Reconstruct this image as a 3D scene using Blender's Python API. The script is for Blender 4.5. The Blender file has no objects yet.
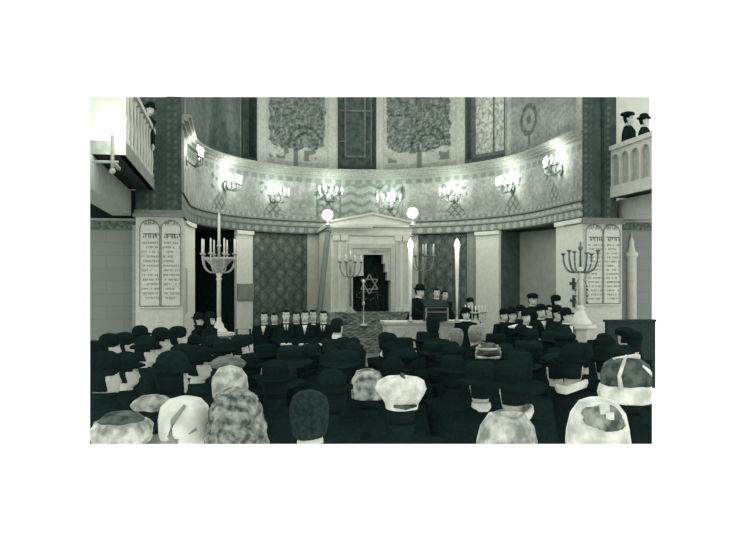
import bpy, bmesh, math, random
from mathutils import Vector, Matrix, noise
R = random.Random(11)
S = bpy.context.scene
COL = S.collection
PI = math.pi

# ------------------------------------------------------------------ camera
YAW = math.radians(10.6)
CA, SA = math.cos(YAW), math.sin(YAW)
CX, ZC = -3.9, 2.35
cam_d = bpy.data.cameras.new('camera')
cam_d.sensor_width = 36; cam_d.lens = 36.0; cam_d.shift_y = 4.5/740
cam_d.clip_start = .05; cam_d.clip_end = 200
cam = bpy.data.objects.new('camera', cam_d); COL.objects.link(cam)
cam.location = (CX, 0, ZC); cam.rotation_euler = (PI/2, 0, -YAW)
S.camera = cam
S.view_settings.view_transform = 'Standard'
S.view_settings.look = 'None'
S.view_settings.gamma = 1
S.view_settings.exposure = .5
S.view_settings.use_curve_mapping = False


def at(px, py, D):
    """world point seen at a photo position and a distance along the view"""
    t = (px-370)/740
    return Vector((D*(SA+t*CA)+CX, D*(CA-t*SA), ZC+(283-py)/740*D))


def depth(x, y):
    return (x-CX)*SA + y*CA


def seen_top(x, y):
    """how high up the photograph sees at a place"""
    return ZC + 186/740*depth(x, y)

# ------------------------------------------------------------------ colours


KEYS = [(0, (0, 4, 4)), (30, (23, 37, 35)), (70, (62, 75, 69)), (110, (105, 114, 106)), (180, (176, 181, 167)), (255, (248, 252, 240))]


def lin(c):
    c /= 255
    return c/12.92 if c <= .04045 else ((c+.055)/1.055)**2.4


def g(v):
    v = max(0, min(255, v))
    for (a, ca), (b, cb) in zip(KEYS, KEYS[1:]):
        if v <= b:
            f = (v-a)/(b-a)
            return tuple(lin(ca[i]+(cb[i]-ca[i])*f) for i in range(3)) + (1,)


MATS = {}


def mat(name, v, v2=None, scale=20, rough=.95, spec=.04, detail=4, emit=0, ecol=None, stretch=None, bump=0):
    if name in MATS:
        return MATS[name]
    m = bpy.data.materials.new(name); m.use_nodes = True
    n, l = m.node_tree.nodes, m.node_tree.links
    b = n['Principled BSDF']
    b.inputs['Roughness'].default_value = rough
    b.inputs['Specular IOR Level'].default_value = spec
    if v2 is None:
        v2 = v*1.08+2
    tc = n.new('ShaderNodeTexCoord'); mp = n.new('ShaderNodeMapping')
    if stretch:
        mp.inputs['Scale'].default_value = stretch
    nz = n.new('ShaderNodeTexNoise'); nz.inputs['Scale'].default_value = scale; nz.inputs['Detail'].default_value = detail
    rp = n.new('ShaderNodeValToRGB')
    rp.color_ramp.elements[0].position = .36; rp.color_ramp.elements[1].position = .64
    rp.color_ramp.elements[0].color = g(v); rp.color_ramp.elements[1].color = g(v2)
    l.new(tc.outputs['Object'], mp.inputs['Vector']); l.new(mp.outputs[0], nz.inputs['Vector'])
    l.new(nz.outputs['Fac'], rp.inputs['Fac']); l.new(rp.outputs['Color'], b.inputs['Base Color'])
    if bump:
        bp = n.new('ShaderNodeBump'); bp.inputs['Strength'].default_value = bump; bp.inputs['Distance'].default_value = .01
        l.new(nz.outputs['Fac'], bp.inputs['Height']); l.new(bp.outputs[0], b.inputs['Normal'])
    if emit:
        b.inputs['Emission Color'].default_value = ecol or (1, 1, .95, 1)
        b.inputs['Emission Strength'].default_value = emit
    MATS[name] = m
    return m


def paint_mat(name):
    m = bpy.data.materials.new(name); m.use_nodes = True
    n, l = m.node_tree.nodes, m.node_tree.links
    b = n['Principled BSDF']; b.inputs['Roughness'].default_value = .85; b.inputs['Specular IOR Level'].default_value = .2
    a = n.new('ShaderNodeAttribute'); a.attribute_name = 'pattern'
    nz = n.new('ShaderNodeTexNoise'); nz.inputs['Scale'].default_value = 26; nz.inputs['Detail'].default_value = 5
    tc = n.new('ShaderNodeTexCoord'); l.new(tc.outputs['Object'], nz.inputs['Vector'])
    mr = n.new('ShaderNodeMapRange'); mr.inputs[1].default_value = .3; mr.inputs[2].default_value = .7
    mr.inputs[3].default_value = .78; mr.inputs[4].default_value = 1.15
    l.new(nz.outputs['Fac'], mr.inputs[0])
    mx = n.new('ShaderNodeVectorMath'); mx.operation = 'SCALE'
    l.new(a.outputs['Color'], mx.inputs[0]); l.new(mr.outputs[0], mx.inputs['Scale'])
    l.new(mx.outputs[0], b.inputs['Base Color'])
    return m


STONE = mat('pale_stone', 176, 188, 9)
STONE2 = mat('grey_stone', 128, 140, 12)
STONE_BRIGHT = mat('brightened_stone', 196, 206, 9)  # paler copy of the stone, brightened in colour against the apse shading
PALE = mat('pale_marble', 194, 204, 6, rough=.6)
DARK_PIER = mat('dark_wall_paint', 62, 84, 16, detail=6)
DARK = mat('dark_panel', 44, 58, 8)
VDARK = mat('very_dark_backing', 24, 32, 9)  # near-black base colour for the left ambulatory and aisle walls
WOOD = mat('dark_wood', 38, 52, 10, stretch=(1, 1, 6), rough=.6)
BRASS = mat('pale_brass', 150, 178, 20, rough=.45, spec=.5)
DBRASS = mat('tarnished_brass', 74, 104, 20, rough=.5, spec=.4)
WAX = mat('white_wax', 214, 222, 10, rough=.5)
BULB = mat('glowing_bulb', 240, 245, 5, emit=5)
GLOBE = mat('glowing_globe', 240, 245, 5, emit=2.0)
COATS = [mat('black_wool', 23, 28, 30, spec=0), mat('charcoal_wool', 25, 31, 40, spec=0), mat('ink_wool', 22, 27, 30, spec=0), mat('dull_wool', 26, 32, 30, spec=0)]
HATB = [mat('black_felt', 22, 26, 40, spec=0), mat('soot_felt', 24, 29, 40, spec=0), mat('worn_felt', 26, 32, 30, spec=0)]
SKIN = mat('skin', 176, 184, 14, rough=.7)
EYE = mat('eye_and_brow', 44, 50, 20)
TROUSER = mat('trouser_cloth', 24, 28, 20)
SHIRT = mat('white_shirt', 196, 208, 20)
HAIRS = [mat('black_hair', 21, 28, 60, stretch=(4, 4, 1)), mat('dark_hair', 24, 36, 60, stretch=(4, 4, 1)), mat('grey_hair', 92, 130, 40, stretch=(3, 3, 1))]

# ------------------------------------------------------------------ mesh helper


class MB:
    def __init__(s):
        s.bm = bmesh.new()

    def box(s, x0, x1, y0, y1, z0, z1, m=None):
        vs = [s.bm.verts.new(m @ Vector(p) if m else p) for p in
              [(x0, y0, z0), (x1, y0, z0), (x1, y1, z0), (x0, y1, z0), (x0, y0, z1), (x1, y0, z1), (x1, y1, z1), (x0, y1, z1)]]
        for f in ((0, 3, 2, 1), (4, 5, 6, 7), (0, 1, 5, 4), (1, 2, 6, 5), (2, 3, 7, 6), (3, 0, 4, 7)):
            s.bm.faces.new([vs[i] for i in f])
        return s

    def loft(s, rings, cap=True, close=True):
        rv = [[s.bm.verts.new(p) for p in r] for r in rings]
        n = len(rv[0])
        for a, b in zip(rv, rv[1:]):
            for i in range(n if close else n-1):
                j = (i+1) % n
                s.bm.faces.new((a[i], a[j], b[j], b[i]))
        if cap:
            s.bm.faces.new(rv[0][::-1]); s.bm.faces.new(rv[-1])
        return s

    def lathe(s, prof, c=(0, 0, 0), seg=20, sx=1, sy=1, fn=None):
        rings = []
        for r, z in prof:
            ring = []
            for i in range(seg):
                q = 2*PI*i/seg
                p = Vector((max(r, .0004)*math.cos(q)*sx, max(r, .0004)*math.sin(q)*sy, z))
                if fn:
                    p = fn(p)
                ring.append(p+Vector(c))
            rings.append(ring)
        return s.loft(rings)

    def tube(s, pts, rad, seg=8):
        pts = [Vector(p) for p in pts]
        if not isinstance(rad, (list, tuple)):
            rad = [rad]*len(pts)
        rings = []; up = None
        for i, p in enumerate(pts):
            d = (pts[min(i+1, len(pts)-1)]-pts[max(i-1, 0)]).normalized()
            if up is None or abs(d.dot(up)) > .98:
                up = Vector((0, 0, 1)) if abs(d.z) < .9 else Vector((1, 0, 0))
            u = d.cross(up).normalized(); w = u.cross(d).normalized()
            rings.append([p+(u*math.cos(2*PI*k/seg)+w*math.sin(2*PI*k/seg))*rad[i] for k in range(seg)])
        return s.loft(rings)

    def ball(s, c, r, seg=14, sx=1, sy=1, sz=1):
        n = max(6, seg//2+2)
        return s.lathe([(r*math.sin(PI*i/n), -r*math.cos(PI*i/n)*sz) for i in range(n+1)], c, seg, sx, sy)

    def poly(s, pts, d):
        """flat outline pts pushed along vector d"""
        d = Vector(d)
        return s.loft([[Vector(p) for p in pts], [Vector(p)+d for p in pts]])

    def mesh(s, name, mats, smooth=False):
        bmesh.ops.recalc_face_normals(s.bm, faces=s.bm.faces)
        me = bpy.data.meshes.new(name); s.bm.to_mesh(me); s.bm.free()
        for m in (mats if isinstance(mats, (list, tuple)) else [mats]):
            me.materials.append(m)
        if smooth:
            me.polygons.foreach_set('use_smooth', [True]*len(me.polygons))
        return me

    def build(s, name, m, parent=None, smooth=False):
        return link(name, s.mesh(name, m, smooth), parent)


def link(name, me, parent=None):
    o = bpy.data.objects.new(name, me); COL.objects.link(o)
    if parent:
        o.parent = parent
    return o


def tag(o, label, cat, group=None):
    o['label'] = label; o['category'] = cat
    if group:
        o['group'] = group
    return o


def thing(name, label, cat, loc=(0, 0, 0), rz=0, group=None):
    o = bpy.data.objects.new(name, None); COL.objects.link(o)
    o.location = loc; o.rotation_euler = (0, 0, rz); o.empty_display_size = .2
    return tag(o, label, cat, group)


def struct(o):
    o['kind'] = 'structure'
    return o


def cut(o, co, no, mw=None):
    """end a mesh at a plane, keeping the side the normal points away from"""
    mw = mw or o.matrix_world
    bm = bmesh.new(); bm.from_mesh(o.data)
    inv = mw.inverted()
    c = inv @ Vector(co); n = (mw.to_3x3().transposed() @ Vector(no)).normalized()
    r = bmesh.ops.bisect_plane(bm, geom=bm.verts[:]+bm.edges[:]+bm.faces[:], plane_co=c, plane_no=n, clear_outer=True)
    ed = [e for e in r['geom_cut'] if isinstance(e, bmesh.types.BMEdge)]
    if ed and bm.faces:
        bmesh.ops.holes_fill(bm, edges=ed, sides=0)
    me = o.data.copy()
    n_left = len(bm.faces)
    bm.to_mesh(me); bm.free()
    o.data = me
    return n_left


TOP_NO = Vector((-SA*186/740, -CA*186/740, 1)).normalized()      # the room is built as high as the photograph shows it
LOW_NO = Vector((-SA*161/740, -CA*161/740, -1)).normalized()     # and as low
EYE_P = Vector((CX, 0, ZC))


LEFT_T, RIGHT_T = (90-370)/740, (652-370)/740
def cut_sides(o):
    bpy.context.view_layer.update()
    for t_, sg in ((LEFT_T, -1), (RIGHT_T, 1)):
        d_ = Vector((SA+t_*CA, CA-t_*SA, 0))
        cut(o, EYE_P, Vector((d_.y, -d_.x, 0))*sg)
    return o


def cut_top(o):
    bpy.context.view_layer.update()
    cut(o, EYE_P, TOP_NO)
    return o

# ------------------------------------------------------------------ apse plan curve
RX, RY, Y0, YF = 5.1, 5.4, 20.5, 18.0
_P = [Vector((-RX, YF+(Y0-YF)*i/60)) for i in range(60)]
_P += [Vector((-RX*math.cos(PI*i/600), Y0+RY*math.sin(PI*i/600))) for i in range(601)]
_P += [Vector((RX, Y0-(Y0-YF)*(i+1)/60)) for i in range(60)]
_L = [0]
for a, b in zip(_P, _P[1:]):
    _L.append(_L[-1]+(b-a).length)
LEN = _L[-1]


def C(s, off=0.0):
    import bisect
    s = max(0, min(LEN-1e-6, s))
    i = min(len(_L)-2, max(0, bisect.bisect_right(_L, s)-1))
    f = (s-_L[i])/(_L[i+1]-_L[i])
    p = _P[i].lerp(_P[i+1], f); d = (_P[i+1]-_P[i]).normalized()
    return Vector((p.x-d.y*off, p.y+d.x*off))


def N(s):
    return (C(s, 1)-C(s, 0)).normalized()


def curved(mb, s0, s1, z0, z1, o0, o1, n=None):
    """a block that follows the apse, from offset o0 (inner) to o1 (outer)"""
    n = n or max(2, int((s1-s0)/.25)+1)
    rings = []
    for i in range(n+1):
        s = s0+(s1-s0)*i/n
        a, b = C(s, o0), C(s, o1)
        rings.append([(a.x, a.y, z0), (b.x, b.y, z0), (b.x, b.y, z1), (a.x, a.y, z1)])
    return mb.loft(rings)


def painted(name, s0, s1, z0, z1, ds, dz, fn, off=0.0, thick=.3, holes=()):
    """apse wall surface with a pattern of its own; z1 None = as high as the photo shows"""
    bm = bmesh.new()
    ns = int((s1-s0)/ds)
    grid = []; vals = []
    for i in range(ns+1):
        s = s0+(s1-s0)*i/ns
        p = C(s, off)
        zt = z1 if z1 else seen_top(p.x, p.y)
        nz = int(((z1 or 9.0)-z0)/dz)
        col = []
        for k in range(nz+1):
            z = z0+(zt-z0)*k/nz
            col.append(bm.verts.new((p.x, p.y, z))); vals.append(fn(s, z))
        b = C(s, off+thick)
        col.append(bm.verts.new((b.x, b.y, zt))); vals.append(100)
        col.append(bm.verts.new((b.x, b.y, z0))); vals.append(100)
        grid.append(col)
    for i in range(ns):
        sm = s0+(s1-s0)*(i+.5)/ns
        a, b = grid[i], grid[i+1]
        for k in range(len(a)):
            j = (k+1) % len(a)
            if k < len(a)-3 and any(h[0] < sm < h[1] and a[k].co.z > h[2] for h in holes):
                continue
            if any(h[0] < sm < h[1] for h in holes) and k in (len(a)-3, len(a)-2):
                continue
            bm.faces.new((a[k], a[j], b[j], b[k]))
    for c in (grid[0][::-1], grid[-1]):
        bm.faces.new(c)
    me = bpy.data.meshes.new(name); bm.to_mesh(me); bm.free()
    at_ = me.attributes.new('pattern', 'FLOAT_COLOR', 'POINT')
    flat = []
    for v in vals:
        flat += g(v)
    at_.data.foreach_set('color', flat)
    me.materials.append(paint_mat(name+'_paint'))
    return struct(link(name, me))


def nz(s, z, k, o=0):
    return noise.noise(Vector((s*k, z*k, o)))


def frac(x):
    return x-math.floor(x)

# ------------------------------------------------------------------ apse patterns
MOTIFS = (2.6, 5.6, 8.1, 10.2, 12.4, 14.8, 17.3, 19.8)


def p_mosaic(s, z):
    v = 122+16*nz(s, z, 1.3)+20*nz(s, z, 9, 3)+12*nz(s, z, 4, 8)
    if 9.75 < s < 10.65 or 11.98 < s < 12.88:
        v = 104+44*nz(s, z, 7, 5)
        if min(abs(s-q) for q in (9.75, 10.65, 11.98, 12.88)) < .05:
            v = 88
    elif 10.65 <= s <= 11.98:
        v = 120-24*(frac(z*3.1+.45*abs(frac(s*1.5)*2-1)) < .4)+14*nz(s, z, 8)
    for c in MOTIFS:
        d = abs(s-c)
        if d < .62 and z < 5.45:
            tri = (5.35-z)*.62
            if d < tri:
                a = frac((d+z)*3.6); b = frac((d-z)*3.6)
                v = 82 if min(abs(a-.5), abs(b-.5)) < .13 else 122+24*nz(s, z, 6)
        if d < .55 and 5.25 < z < 5.75 and nz(s, z, 5.5, c) > .12:
            v -= 40
    if z > 5.86:
        v = 98 if frac(s/.36) < .62 else 118
        if z > 6.0:
            v = 122
    if z < 4.64:
        v = 134 if frac(s/.26) < .5 else 106
    return v


def p_frieze(s, z):
    q = (z-4.05)/.45
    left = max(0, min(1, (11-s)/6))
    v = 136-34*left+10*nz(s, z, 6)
    if q > .93 or q < .07:
        return 74
    if .5 < q < .57:
        return 78
    if q >= .57:
        if .68 < q < .84 and frac(s/.34) < .6:
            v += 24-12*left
    else:
        c = (frac(s/.36)-.5)*.36; d = math.hypot(c, z-(4.05+.285*.45))
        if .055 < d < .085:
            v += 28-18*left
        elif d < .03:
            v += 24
        elif d > .1:
            v -= 16
    return v


def tree(s, z, c, w):
    v = 156+16*nz(s, z, 3)+14*nz(s, z, 11)
    dx = abs(s-c)/w
    bot = 6.98+.16*nz(s, 0, 2.5, c)+.55*max(0, dx-.62)
    if z > bot and dx < .93+.07*nz(s, z, 4):
        v = 96+34*nz(s, z, 5.5, 2)+58*nz(s, z, 13, 7)
        r = math.hypot((s-c-.35), z-7.15)
        if abs(r-.62) < .05 or abs(r-.4) < .04:
            v -= 22
    elif dx < .07+.05*max(0, z-6.7):
        v = 98
    elif 6.6 < z < 6.95 and .25 < dx < .9 and nz(s, z, 4, c+3) > .12:
        v = 100
    elif z < 6.55:
        v = 140+20*nz(s, z, 7)
    return v


def p_upper(s, z):
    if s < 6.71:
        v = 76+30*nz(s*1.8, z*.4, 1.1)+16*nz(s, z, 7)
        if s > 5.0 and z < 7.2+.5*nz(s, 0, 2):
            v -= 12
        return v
    if 7.43 < s < 7.86 or 10.14 < s < 10.54 or 11.9 < s < 12.2 or 14.8 < s < 15.19:
        e = abs(frac(s*3)-.5)
        return 160+14*nz(s, z, 8)-16*(e < .06)
    if 7.86 <= s <= 10.14:
        return tree(s, z, 9.0, 1.14)
    if 12.2 <= s <= 14.8:
        return tree(s, z, 13.45, 1.25)
    if s > 16.91:
        v = 122+20*nz(s, z, 2)+22*nz(s, z, 9)
        r = math.hypot(s-18.15, z-7.35)
        if .34 < r < .5:
            v = 84+26*nz(s, z, 9)
        elif r < .14:
            v = 88
        elif abs(s-18.15) < .06 and 6.55 < z < 7:
            v = 92
        if 17.0 < s < 17.2 or s > 21.2:
            v += 22
        return v
    return 120


HOLES = ((6.71, 7.43, 6.45), (10.54, 11.90, 6.45), (15.19, 16.91, 6.5))
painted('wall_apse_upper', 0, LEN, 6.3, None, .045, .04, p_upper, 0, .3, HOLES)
painted('wall_apse_mosaic', 0, LEN, 4.5, 6.12, .035, .032, p_mosaic, 0, .3)
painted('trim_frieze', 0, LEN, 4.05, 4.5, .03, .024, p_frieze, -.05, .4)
m = MB()
curved(m, 0, LEN, 6.12, 6.19, -.10, .1, 90); curved(m, 0, LEN, 6.19, 6.27, -.2, .1, 90); curved(m, 0, LEN, 6.27, 6.34, -.26, .1, 90)
struct(m.build('trim_cornice', mat('cornice_stone', 118, 138, 14)))
m = MB(); curved(m, 0, LEN, 4.49, 4.54, -.09, .05, 90)
struct(m.build('trim_string_course', mat('cornice_stone2', 104, 122, 14)))

# windows of the upper apse
WPALE = mat('pale_coloured_glass', 130, 196, 9, rough=.3, detail=6)
WDARK = mat('dark_window_glass', 62, 84, 5, rough=.3)
WBLK = mat('dark_window_frame', 46, 58, 9)
WFR = mat('worn_window_frame', 92, 112, 9)
for k, (s0, s1, zb) in enumerate(HOLES):
    n_ = k+1
    d = .34
    top = 9.4
    m = MB()
    curved(m, s0-.01, s0+.05, zb-.1, top, 0, d); curved(m, s1-.05, s1+.01, zb-.1, top, 0, d)
    curved(m, s0, s1, zb-.12, zb+.03, -.02, d)
    w = MB(); curved(w, s0, s1, zb, top, d, d+.03)
    wo = struct(cut_top(w.build('window_%d' % n_, [WDARK, WDARK, WPALE][k])))
    cut_top(m.build('window_jamb', WBLK if k < 2 else mat('dim_window_jamb', 66, 80, 9), wo))
    f = MB()
    if k == 1:
        for a, b, z0, z1 in ((s0+.28, s0+.34, zb+.4, top), (s1-.42, s1-.36, zb+.4, top), (s1-.2, s1-.14, zb, top), (s0+.28, s1-.36, zb+.4, zb+.46), (s0+.05, s0+.3, 7.4, 7.44),
                             (s1-.4, s1-.1, 7.4, 7.44), (s0+.05, s1-.1, 8.5, 8.56)):
            curved(f, a, b, z0, z1, d-.05, d+.01)
        cut_top(f.build('window_frame', WFR, wo))
    elif k == 0:
        curved(f, s0+.32, s0+.38, zb, top, d-.05, d+.01); curved(f, s0+.05, s1-.05, zb+.05, zb+.12, d-.05, d+.01)
        cut_top(f.build('window_frame', WBLK, wo))
    else:
        curved(f, s0+.05, s0+.2, zb, top, d-.06, d+.01); curved(f, s1-.1, s1-.04, zb, top, d-.06, d+.01); curved(f, s0+.05, s1-.05, zb+.02, zb+.2, d-.06, d+.01)
        curved(f, s0+.9, s0+.94, zb, top, d-.04, d+.01)
        cut_top(f.build('window_frame', WFR, wo))

# ------------------------------------------------------------------ lower apse: piers, pilasters, openings
def pier(name, s0, s1, o0, o1, m_, cap=True, z0=0.0, z1=4.05):
    b = MB(); curved(b, s0, s1, z0, z1, o0, o1)
    if cap:
        curved(b, s0-.02, s1+.02, 3.93, 4.045, o0-.05, o1)
    return struct(b.build(name, m_))


pier('wall_apse_left_end', .02, 3.88, .0, .5, STONE_BRIGHT)
pier('wall_apse_right_end', 19.94, LEN-.02, .0, .5, STONE_BRIGHT)
pier('wall_pilaster_left', 6.47, 7.21, -.04, .06, STONE_BRIGHT)
pier('wall_pilaster_right', 15.68, 16.68, -.06, .04, STONE_BRIGHT)
pier('wall_apse_behind_lattice', 7.21, 9.45, .14, .5, DARK, False)
pier('wall_apse_behind_ark', 9.45, 13.4, .05, .5, STONE, False)
pier('wall_apse_behind_curtain', 13.4, 15.25, .14, .5, DARK, False)
pier('wall_apse_strip', 15.25, 15.68, .04, .5, STONE2, False)
# ambulatory behind the openings
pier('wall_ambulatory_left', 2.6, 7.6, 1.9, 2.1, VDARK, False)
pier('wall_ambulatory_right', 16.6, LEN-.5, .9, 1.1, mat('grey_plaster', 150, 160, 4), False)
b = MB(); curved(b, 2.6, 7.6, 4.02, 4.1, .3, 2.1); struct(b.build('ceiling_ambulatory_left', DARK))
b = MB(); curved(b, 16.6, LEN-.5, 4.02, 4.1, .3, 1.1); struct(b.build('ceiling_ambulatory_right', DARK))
b = MB(); curved(b, 16.60, 16.68, 0, 4.05, .04, .95); struct(b.build('wall_ambulatory_side', mat('dark_jamb', 78, 92, 5)))  # jamb gets a darker base colour than the back wall
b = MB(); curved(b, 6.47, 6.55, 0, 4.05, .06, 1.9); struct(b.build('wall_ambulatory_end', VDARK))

# darker square tablet on the left pilaster
b = MB(); curved(b, 6.47, 7.21, 1.79, 2.33, -.09, -.04); curved(b, 6.52, 7.16, 1.84, 2.28, -.1, -.08)
tag(b.build('wall_plaque', mat('grey_plaque', 118, 130, 8)), 'square grey plaque on the pale pilaster right of the left candelabrum', 'plaque')


def lattice(s, z, s0, s1):
    u = (s-s0)*2.1; w = z*1.85/1.0
    a = frac(u+w); b_ = frac(u-w)
    e = min(min(a, 1-a), min(b_, 1-b_))
    da, db = abs(a-.5), abs(b_-.5)
    v = 88+14*nz(s, z, 10)+12*nz(s, z, 1.2, 4)
    if e < .07:
        v -= 14
    elif e < .14:
        v += 10
    elif max(da, db) < .22:
        v += 22 if (math.floor(u+w)+2*math.floor(u-w)) % 3 else 8
    return v


def curtain(name, s0, s1, label, dv):
    bm = bmesh.new(); grid = []; vals = []
    n_s, n_z = int((s1-s0)/.022), 170
    for i in range(n_s+1):
        s = s0+(s1-s0)*i/n_s
        col = []
        p = C(s, .06+.025*math.sin(s*19))
        for k in range(n_z+1):
            z = .45+3.58*k/n_z
            col.append(bm.verts.new((p.x, p.y, z))); vals.append(lattice(s, z, s0, s1)+dv)
        grid.append(col)
    for i in range(n_s):
        for k in range(n_z):
            bm.faces.new((grid[i][k], grid[i+1][k], grid[i+1][k+1], grid[i][k+1]))
    me = bpy.data.meshes.new(name); bm.to_mesh(me); bm.free()
    A = me.attributes.new('pattern', 'FLOAT_COLOR', 'POINT'); fl = []
    for v in vals:
        fl += g(v)
    A.data.foreach_set('color', fl); me.materials.append(paint_mat(name+'_paint'))
    o = link(name, me)
    md = o.modifiers.new('thick', 'SOLIDIFY'); md.thickness = .02
    return tag(o, label, 'curtain')


curtain('curtain', 7.23, 9.43, 'dark curtain with a diamond lattice pattern left of the pale ark', 0)
curtain('curtain', 13.42, 15.24, 'dark patterned curtain right of the ark, behind the streaked candle lamps', -2)

# ------------------------------------------------------------------ front piers and side walls
def front_pier(x0, x1, name):
    b = MB(); b.box(x0, x1, 18.0, 19.0, 0, 3.9)
    o = struct(b.build('wall_pier_'+name, STONE))
    b = MB(); b.box(x0-.06, x1+.06, 17.9, 19.0, 3.9, 3.97); b.box(x0-.03, x1+.03, 17.94, 19, 3.97, 4.06)
    struct(b.build('trim_pier_'+name, mat('dim_stone', 112, 126, 12)))
    return o


def pierp(s, z):
    v = 66+14*nz(s, z, 4)+10*nz(s, z, 14)
    u, w = frac(s/.16)-.5, frac(z/.16)-.5
    if math.hypot(u, w) < .26 and .25 < frac(s/.5) < .75:
        v += 20
    return v


def upper_pier(x0, x1, name, top):
    bm = bmesh.new(); vals = []; nx, nn = int((x1-x0)/.03), int((top-4.06)/.03)
    gr = []
    for i in range(nx+1):
        x = x0+(x1-x0)*i/nx; c = []
        for k in range(nn+1):
            z = 4.06+(top-4.06)*k/nn
            c.append(bm.verts.new((x, 17.96, z))); vals.append(pierp(x, z))
        c.append(bm.verts.new((x, 19, top))); vals.append(50)
        c.append(bm.verts.new((x, 19, 4.06))); vals.append(50)
        gr.append(c)
    for i in range(nx):
        for k in range(len(c)):
            j = (k+1) % len(c)
            bm.faces.new((gr[i][k], gr[i+1][k], gr[i+1][j], gr[i][j]))
    bm.faces.new(gr[0]); bm.faces.new(gr[-1][::-1])
    bmesh.ops.recalc_face_normals(bm, faces=bm.faces)
    me = bpy.data.meshes.new('pier'); bm.to_mesh(me); bm.free()
    A = me.attributes.new('pattern', 'FLOAT_COLOR', 'POINT'); fl = []
    for v in vals:
        fl += g(v)
    A.data.foreach_set('color', fl); me.materials.append(paint_mat('pier_paint_'+name))
    return struct(cut_top(link('wall_pier_upper_'+name, me)))


front_pier(-6.1, -5.03, 'left'); front_pier(5.14, 6.24, 'right')
upper_pier(-6.1, -5.06, 'left', 7.2); upper_pier(5.13, 6.06, 'right', 7.6)
b = MB(); b.box(5.62, 5.7, 17.93, 18.1, 4.06, 7.6); struct(cut_top(b.build('trim_pier_edge', DARK)))


def rustic(name):
    m = bpy.data.materials.new(name); m.use_nodes = True
    n, l = m.node_tree.nodes, m.node_tree.links
    b = n['Principled BSDF']; b.inputs['Roughness'].default_value = .9
    tc = n.new('ShaderNodeTexCoord'); mp = n.new('ShaderNodeMapping'); mp.inputs['Rotation'].default_value = (PI/2, 0, 0)
    br = n.new('ShaderNodeTexBrick'); br.inputs['Scale'].default_value = 1
    br.inputs['Color1'].default_value = g(112); br.inputs['Color2'].default_value = g(116); br.inputs['Mortar'].default_value = g(107)
    br.inputs['Brick Width'].default_value = .8; br.inputs['Row Height'].default_value = .3; br.inputs['Mortar Size'].default_value = .014
    l.new(tc.outputs['Object'], mp.inputs['Vector']); l.new(mp.outputs[0], br.inputs['Vector']); l.new(br.outputs['Color'], b.inputs['Base Color'])
    return m


RUST = rustic('coursed_stone')
FRZ = mat('dark_frieze_paint', 66, 104, 12, detail=6)
for sgn, name, x0, x1, zt in ((-1, 'left', -7.4, -6.1, 3.82), (1, 'right', 6.24, 7.45, 3.98)):
    b = MB(); b.box(x0, x1, 18.3, 18.6, 0, zt-.2); struct(cut_sides(b.build('wall_'+name, RUST)))
    b = MB(); b.box(x0, x1, 18.26, 18.6, zt-.2, zt); struct(cut_sides(b.build('trim_'+name, FRZ)))
    b = MB(); b.box(x0, x1, 18.22, 18.6, zt, zt+.05); struct(cut_sides(b.build('trim_ledge_'+name, STONE2)))
    b = MB(); b.box(x0, x1, 18.3, 18.6, zt+.05, 4.55); struct(cut_sides(b.build('wall_aisle_'+name, VDARK if sgn < 0 else STONE2)))
    b = MB(); yg = 18.4 if sgn < 0 else 19.0
    b.box(x0 if sgn < 0 else 6.02, x1+.2, yg, yg+.3, 4.55, 7.8)
    struct(cut_sides(cut_top(b.build('wall_gallery_'+name, mat('pale_plaster', 190, 200, 3)))))
# half column on the right-hand wall, with a pointed head
b = MB()
cx = 6.67
b.lathe([(.13, 0), (.13, 3.05), (.17, 3.08), (.17, 3.16), (.1, 3.2), (.06, 3.4), (.075, 3.45), (.03, 3.55), (.01, 3.72)], (cx, 18.26, 0), 16)
struct(b.build('trim_half_column', STONE, None, True))
b = MB(); b.box(-6.18, -6.1, 18.02, 18.4, 0, 3.7); struct(b.build('trim_corner_left', STONE2))

# ------------------------------------------------------------------ galleries
GP = mat('gallery_plaster', 176, 188, 5)
GS = mat('gallery_soffit_shade', 46, 58, 6)  # shade under the galleries put into the colour, over a brownish tone
# left balcony
t = thing('gallery_balcony', 'pale balcony with upright balusters jutting out at upper left', 'balcony', (0, 0, 0))
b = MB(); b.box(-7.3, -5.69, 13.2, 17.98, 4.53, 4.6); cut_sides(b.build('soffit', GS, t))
b = MB(); b.box(-5.78, -5.67, 13.15, 17.98, 4.53, 4.76); b.box(-7.3, -5.78, 13.15, 13.25, 4.53, 4.76); cut_sides(b.build('fascia', mat('gallery_fascia', 120, 136, 8), t))
b = MB(); b.box(-7.3, -5.78, 13.25, 17.98, 4.6, 4.7); cut_sides(b.build('deck', WOOD, t))
b = MB(); b.box(-5.88, -5.84, 13.3, 17.9, 4.7, 5.7); cut_top(b.build('back_panel', mat('dark_gap_backing', 70, 86, 8), t))  # added dark sheet, invented to darken the gaps between balusters
b = MB(); b.box(-5.79, -5.64, 13.12, 17.98, 5.82, 5.92); cut_top(cut_sides(b.build('handrail', GP, t)))
b = MB(); b.box(-7.3, -5.67, 13.16, 13.24, 4.76, 5.9); cut_sides(cut_top(b.build('end_panel', GP, t)))
for k in range(9):
    y = 13.7+k*.5
    b = MB(); b.lathe([(.05, 4.76), (.05, 4.85), (.035, 4.9), (.05, 5.15), (.035, 5.4), (.03, 5.7), (.05, 5.76), (.05, 5.82)], (-5.72, y, 0), 10)
    o = b.build('baluster', GP, t, True)
    if y < 14.4:
        cut_top(o)
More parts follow.
